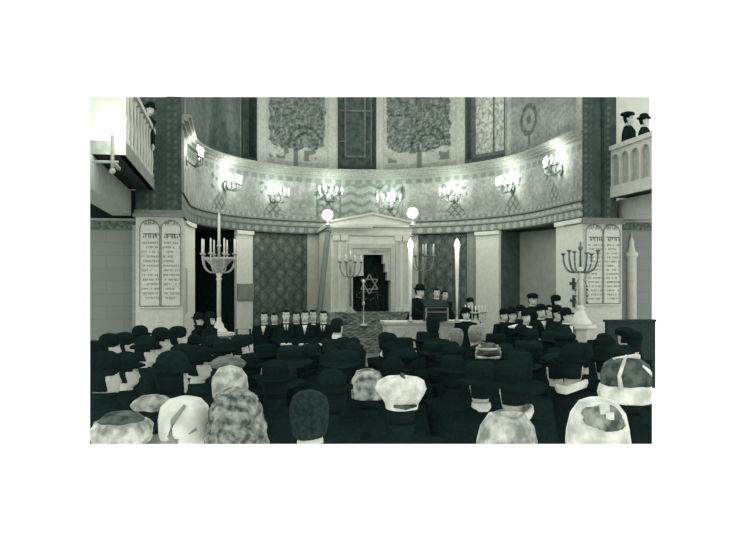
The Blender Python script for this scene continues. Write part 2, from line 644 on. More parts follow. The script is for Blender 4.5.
# right balcony
t = thing('gallery_balcony', 'pale balcony with round-headed arched panels at upper right', 'balcony', (0, 0, 0))
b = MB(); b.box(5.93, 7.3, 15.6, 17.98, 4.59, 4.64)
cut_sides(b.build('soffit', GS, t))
YR0 = 15.6
b = MB(); b.box(5.88, 5.98, YR0, 17.98, 4.59, 4.88); cut_sides(b.build('fascia', GP, t))
b = MB(); b.box(5.98, 7.3, YR0, 17.98, 4.64, 4.74); cut_sides(b.build('deck', WOOD, t))
b = MB(); b.box(5.85, 6.03, YR0, 17.98, 5.82, 5.94); cut_sides(b.build('handrail', GP, t))
b = MB(); b.box(5.97, 6.05, YR0, 17.98, 4.88, 5.82); cut_sides(b.build('back_panel', mat('gallery_recess', 142, 156, 6), t))
ya = YR0
arch = MB()
nA, wA = 5, (17.98-YR0)/5
for k in range(nA):
    y0 = YR0+k*wA; y1 = y0+wA; r = wA*.41; c = (y0+y1)/2; zs = 5.5
    # spandrel: polygon around the arched hole, as two halves
    for sg in (-1, 1):
        pts = [(5.9, c, 5.82), (5.9, c+sg*wA/2, 5.82), (5.9, c+sg*wA/2, 4.88), (5.9, c+sg*r, 4.88), (5.9, c+sg*r, zs)]
        pts += [(5.9, c+sg*r*math.cos(q*PI/16), zs+r*math.sin(q*PI/16)) for q in range(1, 9)]
        arch.poly(pts, (.07, 0, 0))
cut_sides(arch.build('arcade', GP, t))
# beams under the galleries
b = MB(); b.box(-6.62, -6.2, 12.9, 17.98, 3.92, 4.5); struct(cut_sides(b.build('trim_beam_left', mat('beam_plaster', 128, 142, 6))))
b = MB(); b.box(6.24, 6.9, 16.3, 18.2, 4.05, 4.56); struct(cut_sides(b.build('trim_beam_right', mat('beam_plaster2', 156, 168, 6))))

# ------------------------------------------------------------------ floor and bema
b = MB(); b.box(-8.6, 7.6, 9.0, 28.3, -.12, 0); fo = cut_sides(struct(b.build('floor', mat('dark_floor', 26, 34, 3))))
bpy.context.view_layer.update(); cut(fo, EYE_P, LOW_NO)
b = MB(); b.box(-1.85, 4.6, 17.1, 22.0, 0, .4); b.box(-1.85, 4.6, 16.55, 17.1, 0, .2)
struct(b.build('floor_bema', mat('bema_stone', 90, 104, 4)))
b = MB()
for k in range(6):
    b.box(-1.0, 1.75, 20.2+k*.36, 26.0 if k == 5 else 20.2+(k+1)*.36, .4, .4+.175*(k+1))
struct(b.build('floor_ark_steps', STONE2))


def carpetp(x, z):
    v = 118+54*nz(x, z, 6)
    if frac(x/.22+z/.22) < .22 or frac(x/.22-z/.22) < .22:
        v -= 42
    return v


bm = bmesh.new(); prof = []
for k in range(6):
    prof += [(20.185+k*.36, .405+.175*k), (20.185+k*.36, .415+.175*(k+1))]
prof += [(22.5, .415+1.05)]
dense = []
for (ya, za), (yb, zb) in zip(prof, prof[1:]):
    dense += [(ya+(yb-ya)*i/8, za+(zb-za)*i/8) for i in range(8)]
dense.append(prof[-1])
vals = []; gr = []
for i in range(81):
    x = -.85+2.4*i/80; c = []
    for j, (y, z) in enumerate(dense):
        c.append(bm.verts.new((x, y, z))); vals.append(carpetp(x, j*.045))
    gr.append(c)
for i in range(80):
    for k in range(len(dense)-1):
        bm.faces.new((gr[i][k], gr[i+1][k], gr[i+1][k+1], gr[i][k+1]))
me = bpy.data.meshes.new('stair_carpet'); bm.to_mesh(me); bm.free()
A = me.attributes.new('pattern', 'FLOAT_COLOR', 'POINT'); fl = []
for v in vals:
    fl += g(v)
A.data.foreach_set('color', fl); me.materials.append(paint_mat('carpet_paint'))
tag(link('stair_carpet', me), 'patterned carpet on the steps in front of the dark ark curtain', 'carpet')

# ------------------------------------------------------------------ inscription boards
INK = mat('lettering_ink', 104, 116, 20)
LINE = mat('carved_line', 108, 122, 20)


def board(x0, x1, z0, z1, y, label, rr):
    t = thing('inscription_tablet', label, 'tablet', ((x0+x1)/2, y, z0))
    w = x1-x0; h = z1-z0; r = w/4
    pts = [(-w/2, 0, 0), (w/2, 0, 0)]
    for c in (w/4, -w/4):
        pts += [(c+r*.97*math.cos(q*PI/14), 0, h-r+r*math.sin(q*PI/14)) for q in range(0, 15)]
    b = MB(); b.poly(pts, (0, .045, 0)); b.build('slab', mat('tablet_marble', 184, 194, 6), t)
    e = MB()
    for c in (w/4, -w/4):
        arc = [(c-r*.93, -.006, .05)]+[(c-r*.93*math.cos(q*PI/16), -.006, h-r+r*.93*math.sin(q*PI/16)) for q in range(17)]+[(c+r*.93, -.006, .05)]
        e.tube(arc, .011, 5)
    e.tube([(-w/2+.02, -.006, .05), (w/2-.02, -.006, .05)], .012, 5)
    e.build('moulding', LINE, t)
    L = MB()

    def glyph(x, z, a):
        k = rr.random(); th = a*.2
        L.box(x, x+a*.62, -.005, .001, z+a-th, z+a)
        if k < .7:
            L.box(x+a*.62-th, x+a*.62, -.005, .001, z+(0 if k < .5 else a*.3), z+a)
        if k > .35:
            L.box(x, x+th, -.005, .001, z, z+a*(.95 if k > .6 else .55))
        if k > .75:
            L.box(x, x+a*.62, -.005, .001, z, z+th)
    for c in (w/4, -w/4):
        # heading along the arch, large initials, then many lines
        for q in range(9):
            an = PI*(.2+.6*q/8)
            glyph(c-math.cos(an)*r*.66-.02, h-r+math.sin(an)*r*.66, .06)
        for q in range(4):
            glyph(c-.1+q*.05, h-r+.1, .05)
        for wd in range(3):
            for q in range(2):
                glyph(c-r*.62+wd*r*.46+q*.07, h-r-.2, .11)
        z = h-r-.33
        while z > .12:
            x = c-r*.8+(rr.random()*.06)
            x1_ = c+r*(.8 if rr.random() < .8 else .4)
            a = .045
            while x < x1_:
                if rr.random() < .84:
                    glyph(x, z, a)
                x += a*.9
            z -= .108
    L.build('lettering', INK, t)
    return t


board(-6.02, -5.06, 1.76, 3.84, 17.955, 'white twin-arched tablet of fine lettering on the left pier', random.Random(3))
board(5.18, 6.18, 1.76, 3.9, 17.955, 'white twin-arched tablet of fine lettering behind the right candelabrum', random.Random(5))
# small frame on the reveal of the left pier
b = MB(); b.box(-5.1, -5.075, 19.2, 20.7, 1.55, 2.75)
b.box(-5.08, -5.06, 19.5, 20.4, 1.65, 2.65)
tag(b.build('wall_panel', mat('dim_notice', 150, 164, 8)), 'narrow pale panel on the side of the left pier, beside the lettered tablet', 'panel')

# ------------------------------------------------------------------ the ark
t = thing('torah_ark', 'pale pedimented marble ark with a dark curtained doorway at the back of the apse', 'ark', (.38, 22.6, 1.45))
W2, HE = 1.27, 2.67
b = MB()
b.box(-W2, -.68, 0, 3.2, 0, HE); b.box(.62, W2, 0, 3.2, 0, HE); b.box(-.68, .62, .5, 3.2, 0, HE); b.box(-.68, .62, 0, .5, 1.98, HE)
b.build('body', PALE, t)
b = MB()
b.poly([(-W2-.06, -.08, HE+.05), (W2+.06, -.08, HE+.05), (W2+.06, -.08, HE+.1), (0, -.08, HE+.36), (-W2-.06, -.08, HE+.1)], (0, 3.2, 0))
b.build('pediment', PALE, t)
b = MB()
b.box(-W2-.08, W2+.08, -.12, 3.1, HE-.02, HE+.05); b.box(-W2-.03, W2+.03, -.05, 0, HE-.3, HE-.26)
for sg in (-1, 1):
    b.poly([(sg*(W2+.1), -.16, HE+.08), (sg*(W2+.1), -.16, HE+.14), (0, -.16, HE+.41), (0, -.16, HE+.35)], (0, .12, 0))
b.build('cornice', mat('ark_cornice', 176, 186, 8), t)
for x in (-1.12, -.86, .84, 1.1):
    b = MB()
    b.box(x-.1, x+.1, -.05, 0, 0, .12); b.box(x-.11, x+.11, -.06, 0, HE-.46, HE-.3)
    for q in range(4):
        xx = x-.066+q*.044
        b.lathe([(.019, .12), (.019, HE-.46)], (xx, -.012, 0), 8)
    b.build('pilaster', PALE, t)
# moulded door surround, stepped
b = MB()
b.box(-.72, -.6, -.06, .1, 0, 1.98); b.box(.6, .72, -.06, .1, 0, 1.98); b.box(-.72, .72, -.06, .1, 1.98, 2.12)
b.box(-.6, .6, -.03, .14, 1.78, 1.98)
b.box(-.6, -.26, -.01, .3, 1.12, 1.78)
for q in range(3):
    b.box(.36+.07*q, .6, -.01+.006*q, .3, 1.5-.26*q, 1.78-.26*q+.01)
b.build('door_surround', mat('ark_moulding', 168, 180, 8), t)
L = MB(); rr = random.Random(8)
for q in range(13):
    x = -.12+q*.058
    L.box(x, x+.036, -.038, -.03, 1.90, 1.915); L.box(x+(.028 if rr.random() < .6 else 0), x+.036, -.038, -.03, 1.83, 1.915)
    if rr.random() < .6:
        L.box(x, x+.012, -.038, -.03, 1.83, 1.88)
L.build('lettering', mat('faint_ink', 128, 140, 8), t)
# curtain with folds
bm = bmesh.new(); gr = []
for i in range(91):
    x = -.62+1.2*i/90
    gr.append([bm.verts.new((x, .33+.025*math.sin(i*.9)+.01*math.sin(i*.37), z)) for z in (0.01, .6, 1.2, 1.8)])
for i in range(90):
    for k in range(3):
        bm.faces.new((gr[i][k], gr[i+1][k], gr[i+1][k+1], gr[i][k+1]))
me = bpy.data.meshes.new('ark_curtain'); bm.to_mesh(me); bm.free(); me.materials.append(mat('dark_velvet', 24, 42, 8, detail=6))
cu = link('ark_curtain', me, t); md = cu.modifiers.new('thick', 'SOLIDIFY'); md.thickness = .02
b = MB(); scx, scz, sr = -.02, .86, .31
for k in (0, 1):
    pts = [(scx+sr*math.sin(2*PI*i/3+k*PI), .285, scz+sr*math.cos(2*PI*i/3+k*PI)) for i in range(4)]
    for p, q in zip(pts, pts[1:]):
        b.tube([p, q], .02, 6)
b.build('six_pointed_star', mat('faded_gold', 128, 150, 20), cu)
b = MB(); rr = random.Random(2)
for k in range(9):
    q = 2*PI*k/9
    b.tube([(scx-.05+.4*math.cos(q), .29, scz-.35+.16*math.sin(q)), (scx-.05+.33*math.cos(q+.5), .29, scz-.35+.1*math.sin(q+.5))], .014, 5)
b.build('embroidery', mat('dull_gold', 80, 96, 20), cu)

# leaning pole left of the ark
p0, p1 = at(318.5, 330, 20.6), at(328, 232, 22.0)
p0.z = .4
p0 = p1+(at(319, 316, 20.8)-p1)*((p1.z-.4)/(p1.z-at(319, 316, 20.8).z))
b = MB(); b.tube([p0, p1], .085, 10); b.ball(p1, .1)
tag(b.build('banner_pole', mat('dull_pole', 92, 110, 10, stretch=(6, 6, 1)), None, True), 'dark thick pole leaning beside the left edge of the ark', 'pole')

# ------------------------------------------------------------------ lamps
def point(loc, e, size=.06):
    l = bpy.data.lights.new('lamp_light', 'POINT'); l.energy = e; l.shadow_soft_size = size; l.color = (1, .985, .95)
    o = bpy.data.objects.new('lamp_light', l); COL.objects.link(o); o.location = loc
    return o


def sconce(s, z, label, e):
    p = C(s, -.02); n = N(s); ang = math.atan2(n.y, n.x)-PI/2
    t = thing('wall_sconce', label, 'wall lamp', (p.x, p.y, z), ang, 'candle sconces along the mosaic band')
    b = MB()
    b.poly([(.12*math.cos(q*PI/6), 0, -.1+.16*math.sin(q*PI/6)) for q in range(12)], (0, -.03, 0))
    b.build('backplate', DBRASS, t)
    for k in range(5):
        x = (k-2)*.2; y = -.42+.05*abs(k-2)
        b = MB()
        b.tube([(0, -.02, -.12), (x*.4, -.22, -.26), (x*.9, y, -.2), (x, y, -.06)], .016, 6)
        b.lathe([(.012, -.06), (.05, -.045), (.055, -.03), (.02, -.025)], (x, y, 0), 10)
        a = b.build('arm', DBRASS, t, True)
        b = MB(); b.lathe([(.017, -.03), (.017, .1)], (x, y, 0), 8); b.build('candle', WAX, a, True)
        b = MB(); b.lathe([(.012, .1), (.034, .14), (.036, .17), (.02, .23), (.002, .26)], (x, y, 0), 10); b.build('bulb', BULB, a, True)
    q = C(s, -.5)
    o = point((q.x, q.y, z+.2), e*2.1, .2)
    return t


SC = [(2.3, 5.72, 'at the left end of the mosaic band', 34), (5.9, 5.5, 'second along the mosaic band from the left pier', 34), (8.1, 5.3, 'below the left tree painting', 22),
      (10.2, 5.45, 'above the left slope of the ark pediment', 24), (12.4, 5.2, 'above the right slope of the ark pediment', 24), (14.8, 5.35, 'below the right tree painting', 28),
      (17.3, 5.45, 'below the pale mottled window', 34), (20.3, 5.6, 'at the right end of the mosaic band', 34)]
for s, z, w, e in SC:
    sconce(s, z, 'lit brass candle sconce '+w, e)

# globe lamps either side of the pediment
for px, py, w in ((327.5, 215, 'left'), (412.5, 213, 'right')):
    p = at(px, py, 22.5)
    t = thing('globe_lamp', 'glowing white globe lamp on the %s shoulder of the ark' % w, 'lamp', (p.x, p.y, 4.1), 0, 'globe lamps on the ark')
    b = MB(); h = p.z-4.1
    b.lathe([(.09, 0), (.09, .03), (.03, .06), (.025, h-.2), (.08, h-.16), (.06, h-.12)], (0, 0, 0), 14); b.build('stem', BRASS, t, True)
    b = MB(); b.box(min(0, (.38-p.x)), max(0, (.38-p.x)), .0, .1, -.06, 0); b.build('bracket', BRASS, t)
    b = MB(); b.ball((0, 0, h), .17, 18); b.build('globe', GLOBE, t, True)
    point((p.x, p.y-.3, p.z), 14, .2)

# gallery lamp upper left
p = at(112, 122, 11.6)
t = thing('bracket_lamp', 'bright frosted lamp on a bracket in front of the left balcony', 'lamp', p)
b = MB(); b.tube([(0, .75, -.62), (0, .05, -.62)], .03, 8); b.tube([(0, .05, -.75), (0, .05, -.1)], .028, 8); b.tube([(-.3, .05, -.62), (.09, .05, -.62)], .022, 8)
b.ball((0, .05, -.76), .05, 10); b.build('bracket', mat('pale_bracket', 132, 150, 10), t, True)
b = MB(); b.lathe([(.05, -.2), (.15, -.16), (.21, -.04), (.22, .06), (.18, .18), (.1, .24), (.03, .26)], (0, 0, 0), 20); b.build('lamp_shade', mat('frosted_glass', 240, 246, 5, emit=.6), t, True)
point(p+Vector((.1, .55, -.1)), 30, .2)
point(p+Vector((.35, -.4, -.2)), 14, .2)
# lamp inside the right ambulatory, behind the pilaster
point(Vector((5.55, 21.0, 3.3)), 3, .15)

# ------------------------------------------------------------------ candelabra
def cup_candle(t, x, y, z, h, part='arm', pts=None, r=.017, cr=.02, candle=True, mt=BRASS):
    b = MB()
    if pts:
        b.tube(pts, r, 8)
    b.lathe([(.012, z-.04), (.05, z-.012), (.06, z+.012), (.028, z+.02)], (x, y, 0), 12)
    a = b.build(part, mt, t, True)
    if candle:
        b = MB(); b.lathe([(cr, z+.01), (cr*.92, z+h), (.004, z+h+.012)], (x, y, 0), 10); b.build('candle', WAX, a, True)
    return a


def curve_arm(q, r, z0, z1, dip):
    return [(math.cos(q)*r*math.sin(f*PI/2)**.9, math.sin(q)*r*math.sin(f*PI/2)**.9, z0+(z1-z0)*f**2.2-dip*math.sin(PI*f)*.5) for f in [i/8 for i in range(9)]]


# pedestals
def pedestal(p, h, label):
    t = thing('pedestal', label, 'pedestal', (p.x, p.y, 0))
    b = MB(); b.lathe([(.3, 0), (.3, .12), (.22, .2), (.2, .3), (.21, .5), (.29, h-.12), (.3, h-.1)], (0, 0, 0), 8); b.build('shaft', STONE, t)
    b = MB(); b.lathe([(.31, h-.1), (.36, h-.06), (.36, h)], (0, 0, 0), 8); b.build('top', PALE, t)
    return t


pL = at(219, 332, 17.3); pL.z = 1.19
pedestal(pL, 1.19, 'white stone pedestal under the left candelabrum')
t = thing('candelabrum', 'tall pale candelabrum with upright white candles before the left opening', 'candelabrum', pL)
b = MB(); b.lathe([(.2, 0), (.19, .05), (.12, .12), (.1, .2), (.06, .26), (.05, .3), (.055, .36)], (0, 0, 0), 16); b.build('base', PALE, t, True)
b = MB(); b.lathe([(.05, .36), (.048, 1.22), (.07, 1.26), (.04, 1.3), (.08, 1.36), (.05, 1.42)], (0, 0, 0), 14); b.build('shaft', PALE, t, True)
b = MB(); b.lathe([(.05, 1.4), (.1, 1.46), (.2, 1.58), (.3, 1.68), (.36, 1.71), (.37, 1.76), (.33, 1.75), (.2, 1.7)], (0, 0, 0), 20); b.build('bowl', BRASS, t, True)
b = MB(); b.lathe([(.035, 1.7), (.03, 2.0), (.06, 2.03), (.03, 2.06)], (0, 0, 0), 12); b.build('centre_stem', BRASS, t, True)
b = MB(); b.lathe([(.034, 2.05), (.028, 2.74), (.012, 2.8)], (0, 0, 0), 10); b.build('centre_candle', WAX, t, True)
for k in range(8):
    q = 2*PI*(k+.4)/8
    r = .4
    cup_candle(t, math.cos(q)*r, math.sin(q)*r, 1.84, .34, 'arm', curve_arm(q, r, 1.42, 1.82, .1))

pR = at(580.5, 325, 16.6)
hR = pR.z
pedestal(pR, hR, 'white stone pedestal carrying the candelabrum before the right pier')
t = thing('candelabrum', 'tall pale candelabrum with curved empty cups before the right pier', 'candelabrum', pR)
b = MB(); b.lathe([(.26, 0), (.25, .05), (.16, .16), (.1, .3), (.07, .34), (.09, .38), (.06, .44)], (0, 0, 0), 16); b.build('base', PALE, t, True)
b = MB(); b.lathe([(.06, .42), (.055, 1.1), (.08, 1.14), (.05, 1.18), (.06, 1.25), (.03, 1.3)], (0, 0, 0), 14); b.build('shaft', PALE, t, True)
b = MB(); b.lathe([(.028, 1.28), (.022, 1.66), (.05, 1.7), (.06, 1.74), (.02, 1.78), (.03, 1.83), (.004, 1.88)], (0, 0, 0), 12); b.build('finial', DBRASS, t, True)
for k in range(6):
    q = 2*PI*(k+.4)/6
    cup_candle(t, math.cos(q)*.38, math.sin(q)*.38, 1.6+.06*(k % 2), .1, 'arm', curve_arm(q, .38, 1.2, 1.56+.06*(k % 2), .1), .024, candle=False, mt=DBRASS)
for sg in (-1, 1):
    b = MB()
    for k in range(6):
        b.ball((sg*.14, -.04, .86-k*.07), .03 if k % 2 else .018, 8)
    b.tube([(0, 0, 1.12), (sg*.14, -.04, .88)], .008, 5)
    b.build('pendant', mat('dark_beads', 78, 96, 20), t, True)

# pair beside the ark
for px, py, D, lab, mt, hh in ((350.5, 262, 21.9, 'pale branched candelabrum at the left side of the dark ark curtain', mat('dim_brass', 122, 146, 20), 8),
                               (423, 256, 21.6, 'branched candelabrum with slim candles at the right side of the ark', mat('grey_candelabrum', 110, 136, 20), 7)):
    p = at(px, py, D)
    t = thing('candelabrum', lab, 'candelabrum', (p.x, p.y, 1.45 if D > 21.7 else .4))
    z = p.z-t.location.z
    b = MB(); b.lathe([(.2, 0), (.18, .04), (.06, .14), (.04, .2)], (0, 0, 0), 14); b.build('base', mt, t, True)
    b = MB(); b.lathe([(.035, .18), (.03, z-.5), (.06, z-.46), (.04, z-.4), (.03, z-.34), (.05, z-.3), (.025, z-.02)], (0, 0, 0), 12); b.build('shaft', mt, t, True)
    for k in range(hh):
        q = 2*PI*(k+.25)/hh; r = .34
        cup_candle(t, math.cos(q)*r, math.sin(q)*r, z, .2 if hh == 8 else .34, 'arm', curve_arm(q, r, z-.42, z-.02, .08), .016, .016, mt=mt)
    cup_candle(t, 0, 0, z+.05, .28, 'centre_cup', None, .016, .018, mt=mt)
# tall white candle before the ark curtain
p = at(363.5, 302, 21.6)
t = thing('candle_stand', 'slim white candle on a small stand in front of the dark ark curtain', 'candle', (p.x, p.y, .4+.175*4))
z = p.z-t.location.z
b = MB(); b.lathe([(.12, 0), (.11, .03), (.02, .07), (.016, z-.1), (.05, z-.06), (.03, z)], (0, 0, 0), 12); b.build('stand', BRASS, t, True)
b = MB(); b.lathe([(.022, z), (.02, z+.56), (.045, z+.58), (.045, z+.62), (.01, z+.66)], (0, 0, 0), 10); b.build('candle', WAX, t, True)

# ------------------------------------------------------------------ reading desk
DY = 17.75
x0, x1 = at(386, 322, 18.2).x, at(471, 322, 18.6).x
t = thing('reading_desk', 'long pale reading desk with a moulded top in front of the ark', 'desk', ((x0+x1)/2, DY, .4))
hw = (x1-x0)/2
b = MB(); b.box(-hw, hw, 0, .48, 0, .92); b.build('front', STONE, t)
b = MB(); b.box(-hw-.06, hw+.06, -.07, .53, .96, 1.01); b.box(-hw-.03, hw+.03, -.03, .5, .92, .96); b.build('top', PALE, t)
for k in range(3):
    xa = -hw+.1+k*(2*hw-.2)/3
    b = MB(); b.box(xa+.04, xa+(2*hw-.2)/3-.04, -.02, 0, .12, .84); b.ball((xa+(2*hw-.2)/6, -.02, .7), .035, 10); b.build('panel', mat('desk_panel', 160, 172, 8), t)
TOPZ = 1.41
for px, lab in ((410.5, 'candle lamp with a tall white light streak in front of the man in black at the desk'), (457, 'candle lamp with a tall white light streak at the right end of the desk')):
    p = at(px, 321, 18.15)
    t = thing('streaked_candle', lab, 'candle', (p.x, p.y, TOPZ), 0, 'candle lamps with light streaks on the reading desk')
    b = MB(); b.lathe([(.07, 0), (.07, .02), (.03, .05), (.028, .1)], (0, 0, 0), 12); b.build('holder', BRASS, t, True)
    b = MB(); b.lathe([(.024, .08), (.03, .6), (.045, 1.2), (.055, 1.8)], (0, 0, 0), 14); b.build('shaft', mat('wax_and_light_streak', 206, 214, 6), t, True)  # light streak above the candle built as a pale widening shaft
    b = MB(); b.lathe([(.05, 1.8), (.07, 1.85), (.06, 1.92), (.02, 2.0), (.002, 2.04)], (0, 0, 0), 12); b.build('bulb', BULB, t, True)
    point((p.x, p.y-.16, TOPZ+1.95), 5, .1)
# lectern box on the desk
p = at(437, 321, 18.15)
t = thing('lectern', 'dark slatted book lectern standing on the reading desk', 'lectern', (p.x, p.y, TOPZ))
b = MB(); b.box(-.27, .27, .02, .3, 0, .34); b.build('body', WOOD, t)
b = MB()
M_ = Matrix.Translation((0, -.02, .34)) @ Matrix.Rotation(math.radians(22), 4, 'X')
b.box(-.31, .31, 0, .4, 0, .03, M_); b.build('slope', mat('lectern_top', 34, 44, 10), t)
b = MB()
for x in (-.29, .26):
    b.box(x, x+.03, -.02, .02, 0, .36)
b.box(-.29, .29, -.02, .015, .33, .36); b.box(-.29, .29, -.02, .015, .22, .235); b.build('edging', mat('pale_edging', 132, 146, 10), t)
# small candelabrum on the desk's end
p = at(475.5, 322, 18.0)
t = thing('small_candelabrum', 'small branched candlestick at the right end of the reading desk', 'candelabrum', (p.x, p.y, 1.36))
b = MB(); b.lathe([(.12, 0), (.1, .05), (.03, .1), (.025, .2)], (0, 0, 0), 12); b.build('base', BRASS, t, True)
for k in range(7):
    x = (k-3)*.085
    cup_candle(t, x, 0, .26+.01*abs(k-3), .16, 'arm', [(0, 0, .08), (x*.6, 0, .06+.03*(3-abs(k-3))), (x, 0, .12), (x, 0, .24)], .012, .016)
b = MB(); b.box(p.x-.2, p.x+.2, p.y-.17, p.y+.17, .4, 1.36)
tag(b.build('pedestal', STONE), 'pale block under the small branched candlestick', 'pedestal')
# dark wooden rail at far right, small wooden rail by the left pilaster
a, c_ = at(606, 322, 16.4), at(652, 322, 16.7)
b = MB(); b.box(a.x, c_.x, a.y-.05, a.y+.05, 0, a.z); b.box(a.x-.03, c_.x, a.y-.09, a.y+.09, a.z, a.z+.05)
tag(b.build('wooden_partition', WOOD), 'dark wooden bench back along the right wall under the half column', 'bench')
a = at(243, 329, 16.8)
b = MB(); b.tube([(a.x-.14, a.y, 0), (a.x-.14, a.y, a.z), (a.x+.16, a.y, a.z), (a.x+.16, a.y, 0)], .025, 8)
tag(b.build('stand_rail', WOOD), 'small dark square rail at the foot of the pale left pilaster', 'rail')
# little wall brackets on the right pier
for px, py, lab in ((572.5, 284, 'small dark upper bracket on the pale pier left of the right candelabrum'), (576, 301, 'small dark lower bracket on the pale pier left of the right candelabrum')):
    p = at(px, py, 19.75); p.x = 5.1
    b = MB(); b.box(p.x-.06, p.x+.01, p.y-.03, p.y+.03, p.z-.16, p.z+.16); b.box(p.x-.1, p.x, p.y-.09, p.y+.09, p.z-.03, p.z+.05)
    tag(b.build('wall_bracket', mat('dark_iron', 66, 80, 10)), lab, 'bracket')

# ------------------------------------------------------------------ people
def ring(cx, cy, z, rx, ry, n=28, fn=None):
    out = []
    for i in range(n):
        q = 2*PI*i/n
        p = Vector((cx+rx*math.cos(q), cy+ry*math.sin(q), z))
        out.append(fn(p) if fn else p)
    return out


HEAD = [(1.40, .085, .075, -.005), (1.44, .06, .066, -.008), (1.475, .056, .064, -.004), (1.495, .058, .073, .012), (1.51, .061, .083, .02), (1.53, .066, .09, .016), (1.56, .073, .096, .008),
        (1.60, .077, .099, .002), (1.64, .079, .1, -.002), (1.67, .075, .095, -.003), (1.695, .062, .08, -.003), (1.71, .043, .056, -.003), (1.719, .018, .022, -.003)]


def head_at(z):
    for a, b_ in zip(HEAD, HEAD[1:]):
        if z <= b_[0]:
            f = max(0, (z-a[0])/(b_[0]-a[0])); f = f*f*(3-2*f)
            return [a[i]+(b_[i]-a[i])*f for i in (1, 2, 3)]
    return HEAD[-1][1:]


def gs(a, s):
    return math.exp(-(a/s)**2)


def face(p):
    z = p.z; x = p.x
    if p.y > 0.02:
        k = gs(x, .013)
        if 1.545 < z < 1.625:
            p.y += .024*k*max(0, 1-(z-1.553)/.07) if z > 1.553 else .024*k*max(0, (z-1.545)/.008)
        p.y -= .012*(gs(x-.032, .014)+gs(x+.032, .014))*gs(z-1.612, .011)
        p.y += .006*gs(z-1.634, .008)*gs(x, .05)
        p.y += .006*gs(x, .02)*(gs(z-1.533, .005)+gs(z-1.521, .005))
        p.y += .007*gs(x, .02)*gs(z-1.502, .009)
    if abs(p.x) > .055 and -.03 < p.y < .012 and 1.56 < z < 1.63:
        p.x += (.016 if x > 0 else -.016)*gs(p.y+.008, .014)*gs(z-1.597, .028)
    return p


POSES = {
    'down': [(.185, 0, 1.37), (.25, -.02, 1.1), (.25, .07, .87), (.245, .1, .79)],
    'clasp': [(.185, 0, 1.37), (.26, -.02, 1.1), (.1, .2, 1.02), (.035, .24, 1.02)],
    'desk': [(.185, 0, 1.37), (.28, .1, 1.14), (.22, .33, 1.07), (.2, .42, 1.07)],
    'book': [(.185, 0, 1.37), (.25, .03, 1.1), (.13, .27, 1.14), (.085, .34, 1.15)],
}


def remesh(mb, vox):
    me = mb.mesh('tmp', []); o = link('tmp', me)
    md = o.modifiers.new('r', 'REMESH'); md.mode = 'VOXEL'; md.voxel_size = vox
    sm = o.modifiers.new('s', 'SMOOTH'); sm.factor = .4; sm.iterations = 2
    bpy.context.view_layer.update()
    ev = o.evaluated_get(bpy.context.evaluated_depsgraph_get())
    out = bpy.data.meshes.new_from_object(ev)
    bpy.data.objects.remove(o); bpy.data.meshes.remove(me)
    return out


def hand(bm_mb, wrist, palm, sg, inward):
    d = (Vector(palm)-Vector(wrist)).normalized()
    side = d.cross(Vector((0, 0, 1))).normalized()*sg           # towards the thumb side
    if side.length < .1:
        side = Vector((0, 1, 0))
    nrm = d.cross(side).normalized()
    c = Vector(wrist)+d*.055
    bm_mb.tube([Vector(wrist)-d*.03, Vector(wrist)+d*.01, c], [.027, .027, .03], 10)
    bm_mb.ball(c+d*.01, .042, 12, 1, 1, .7)
    cv = Vector(inward).normalized()
    for k, L_ in enumerate((.07, .08, .075, .058)):
        b0 = c+d*.035+side*(.03-.02*k)
        b1 = b0+d*L_*.45+cv*.006; b2 = b1+(d+cv*.7).normalized()*L_*.32; b3 = b2+(d+cv*1.6).normalized()*L_*.26
        bm_mb.tube([b0-d*.02, b0, b1, b2, b3], [.0095, .0098, .0092, .0085, .006], 7)
    b0 = c-d*.02+side*.032
    b1 = b0+(d*.7+side).normalized()*.035; b2 = b1+(d+cv*.5).normalized()*.03
    bm_mb.tube([b0-side*.02, b0, b1, b2], [.012, .012, .0105, .007], 7)


BODY = {}; COAT = {}


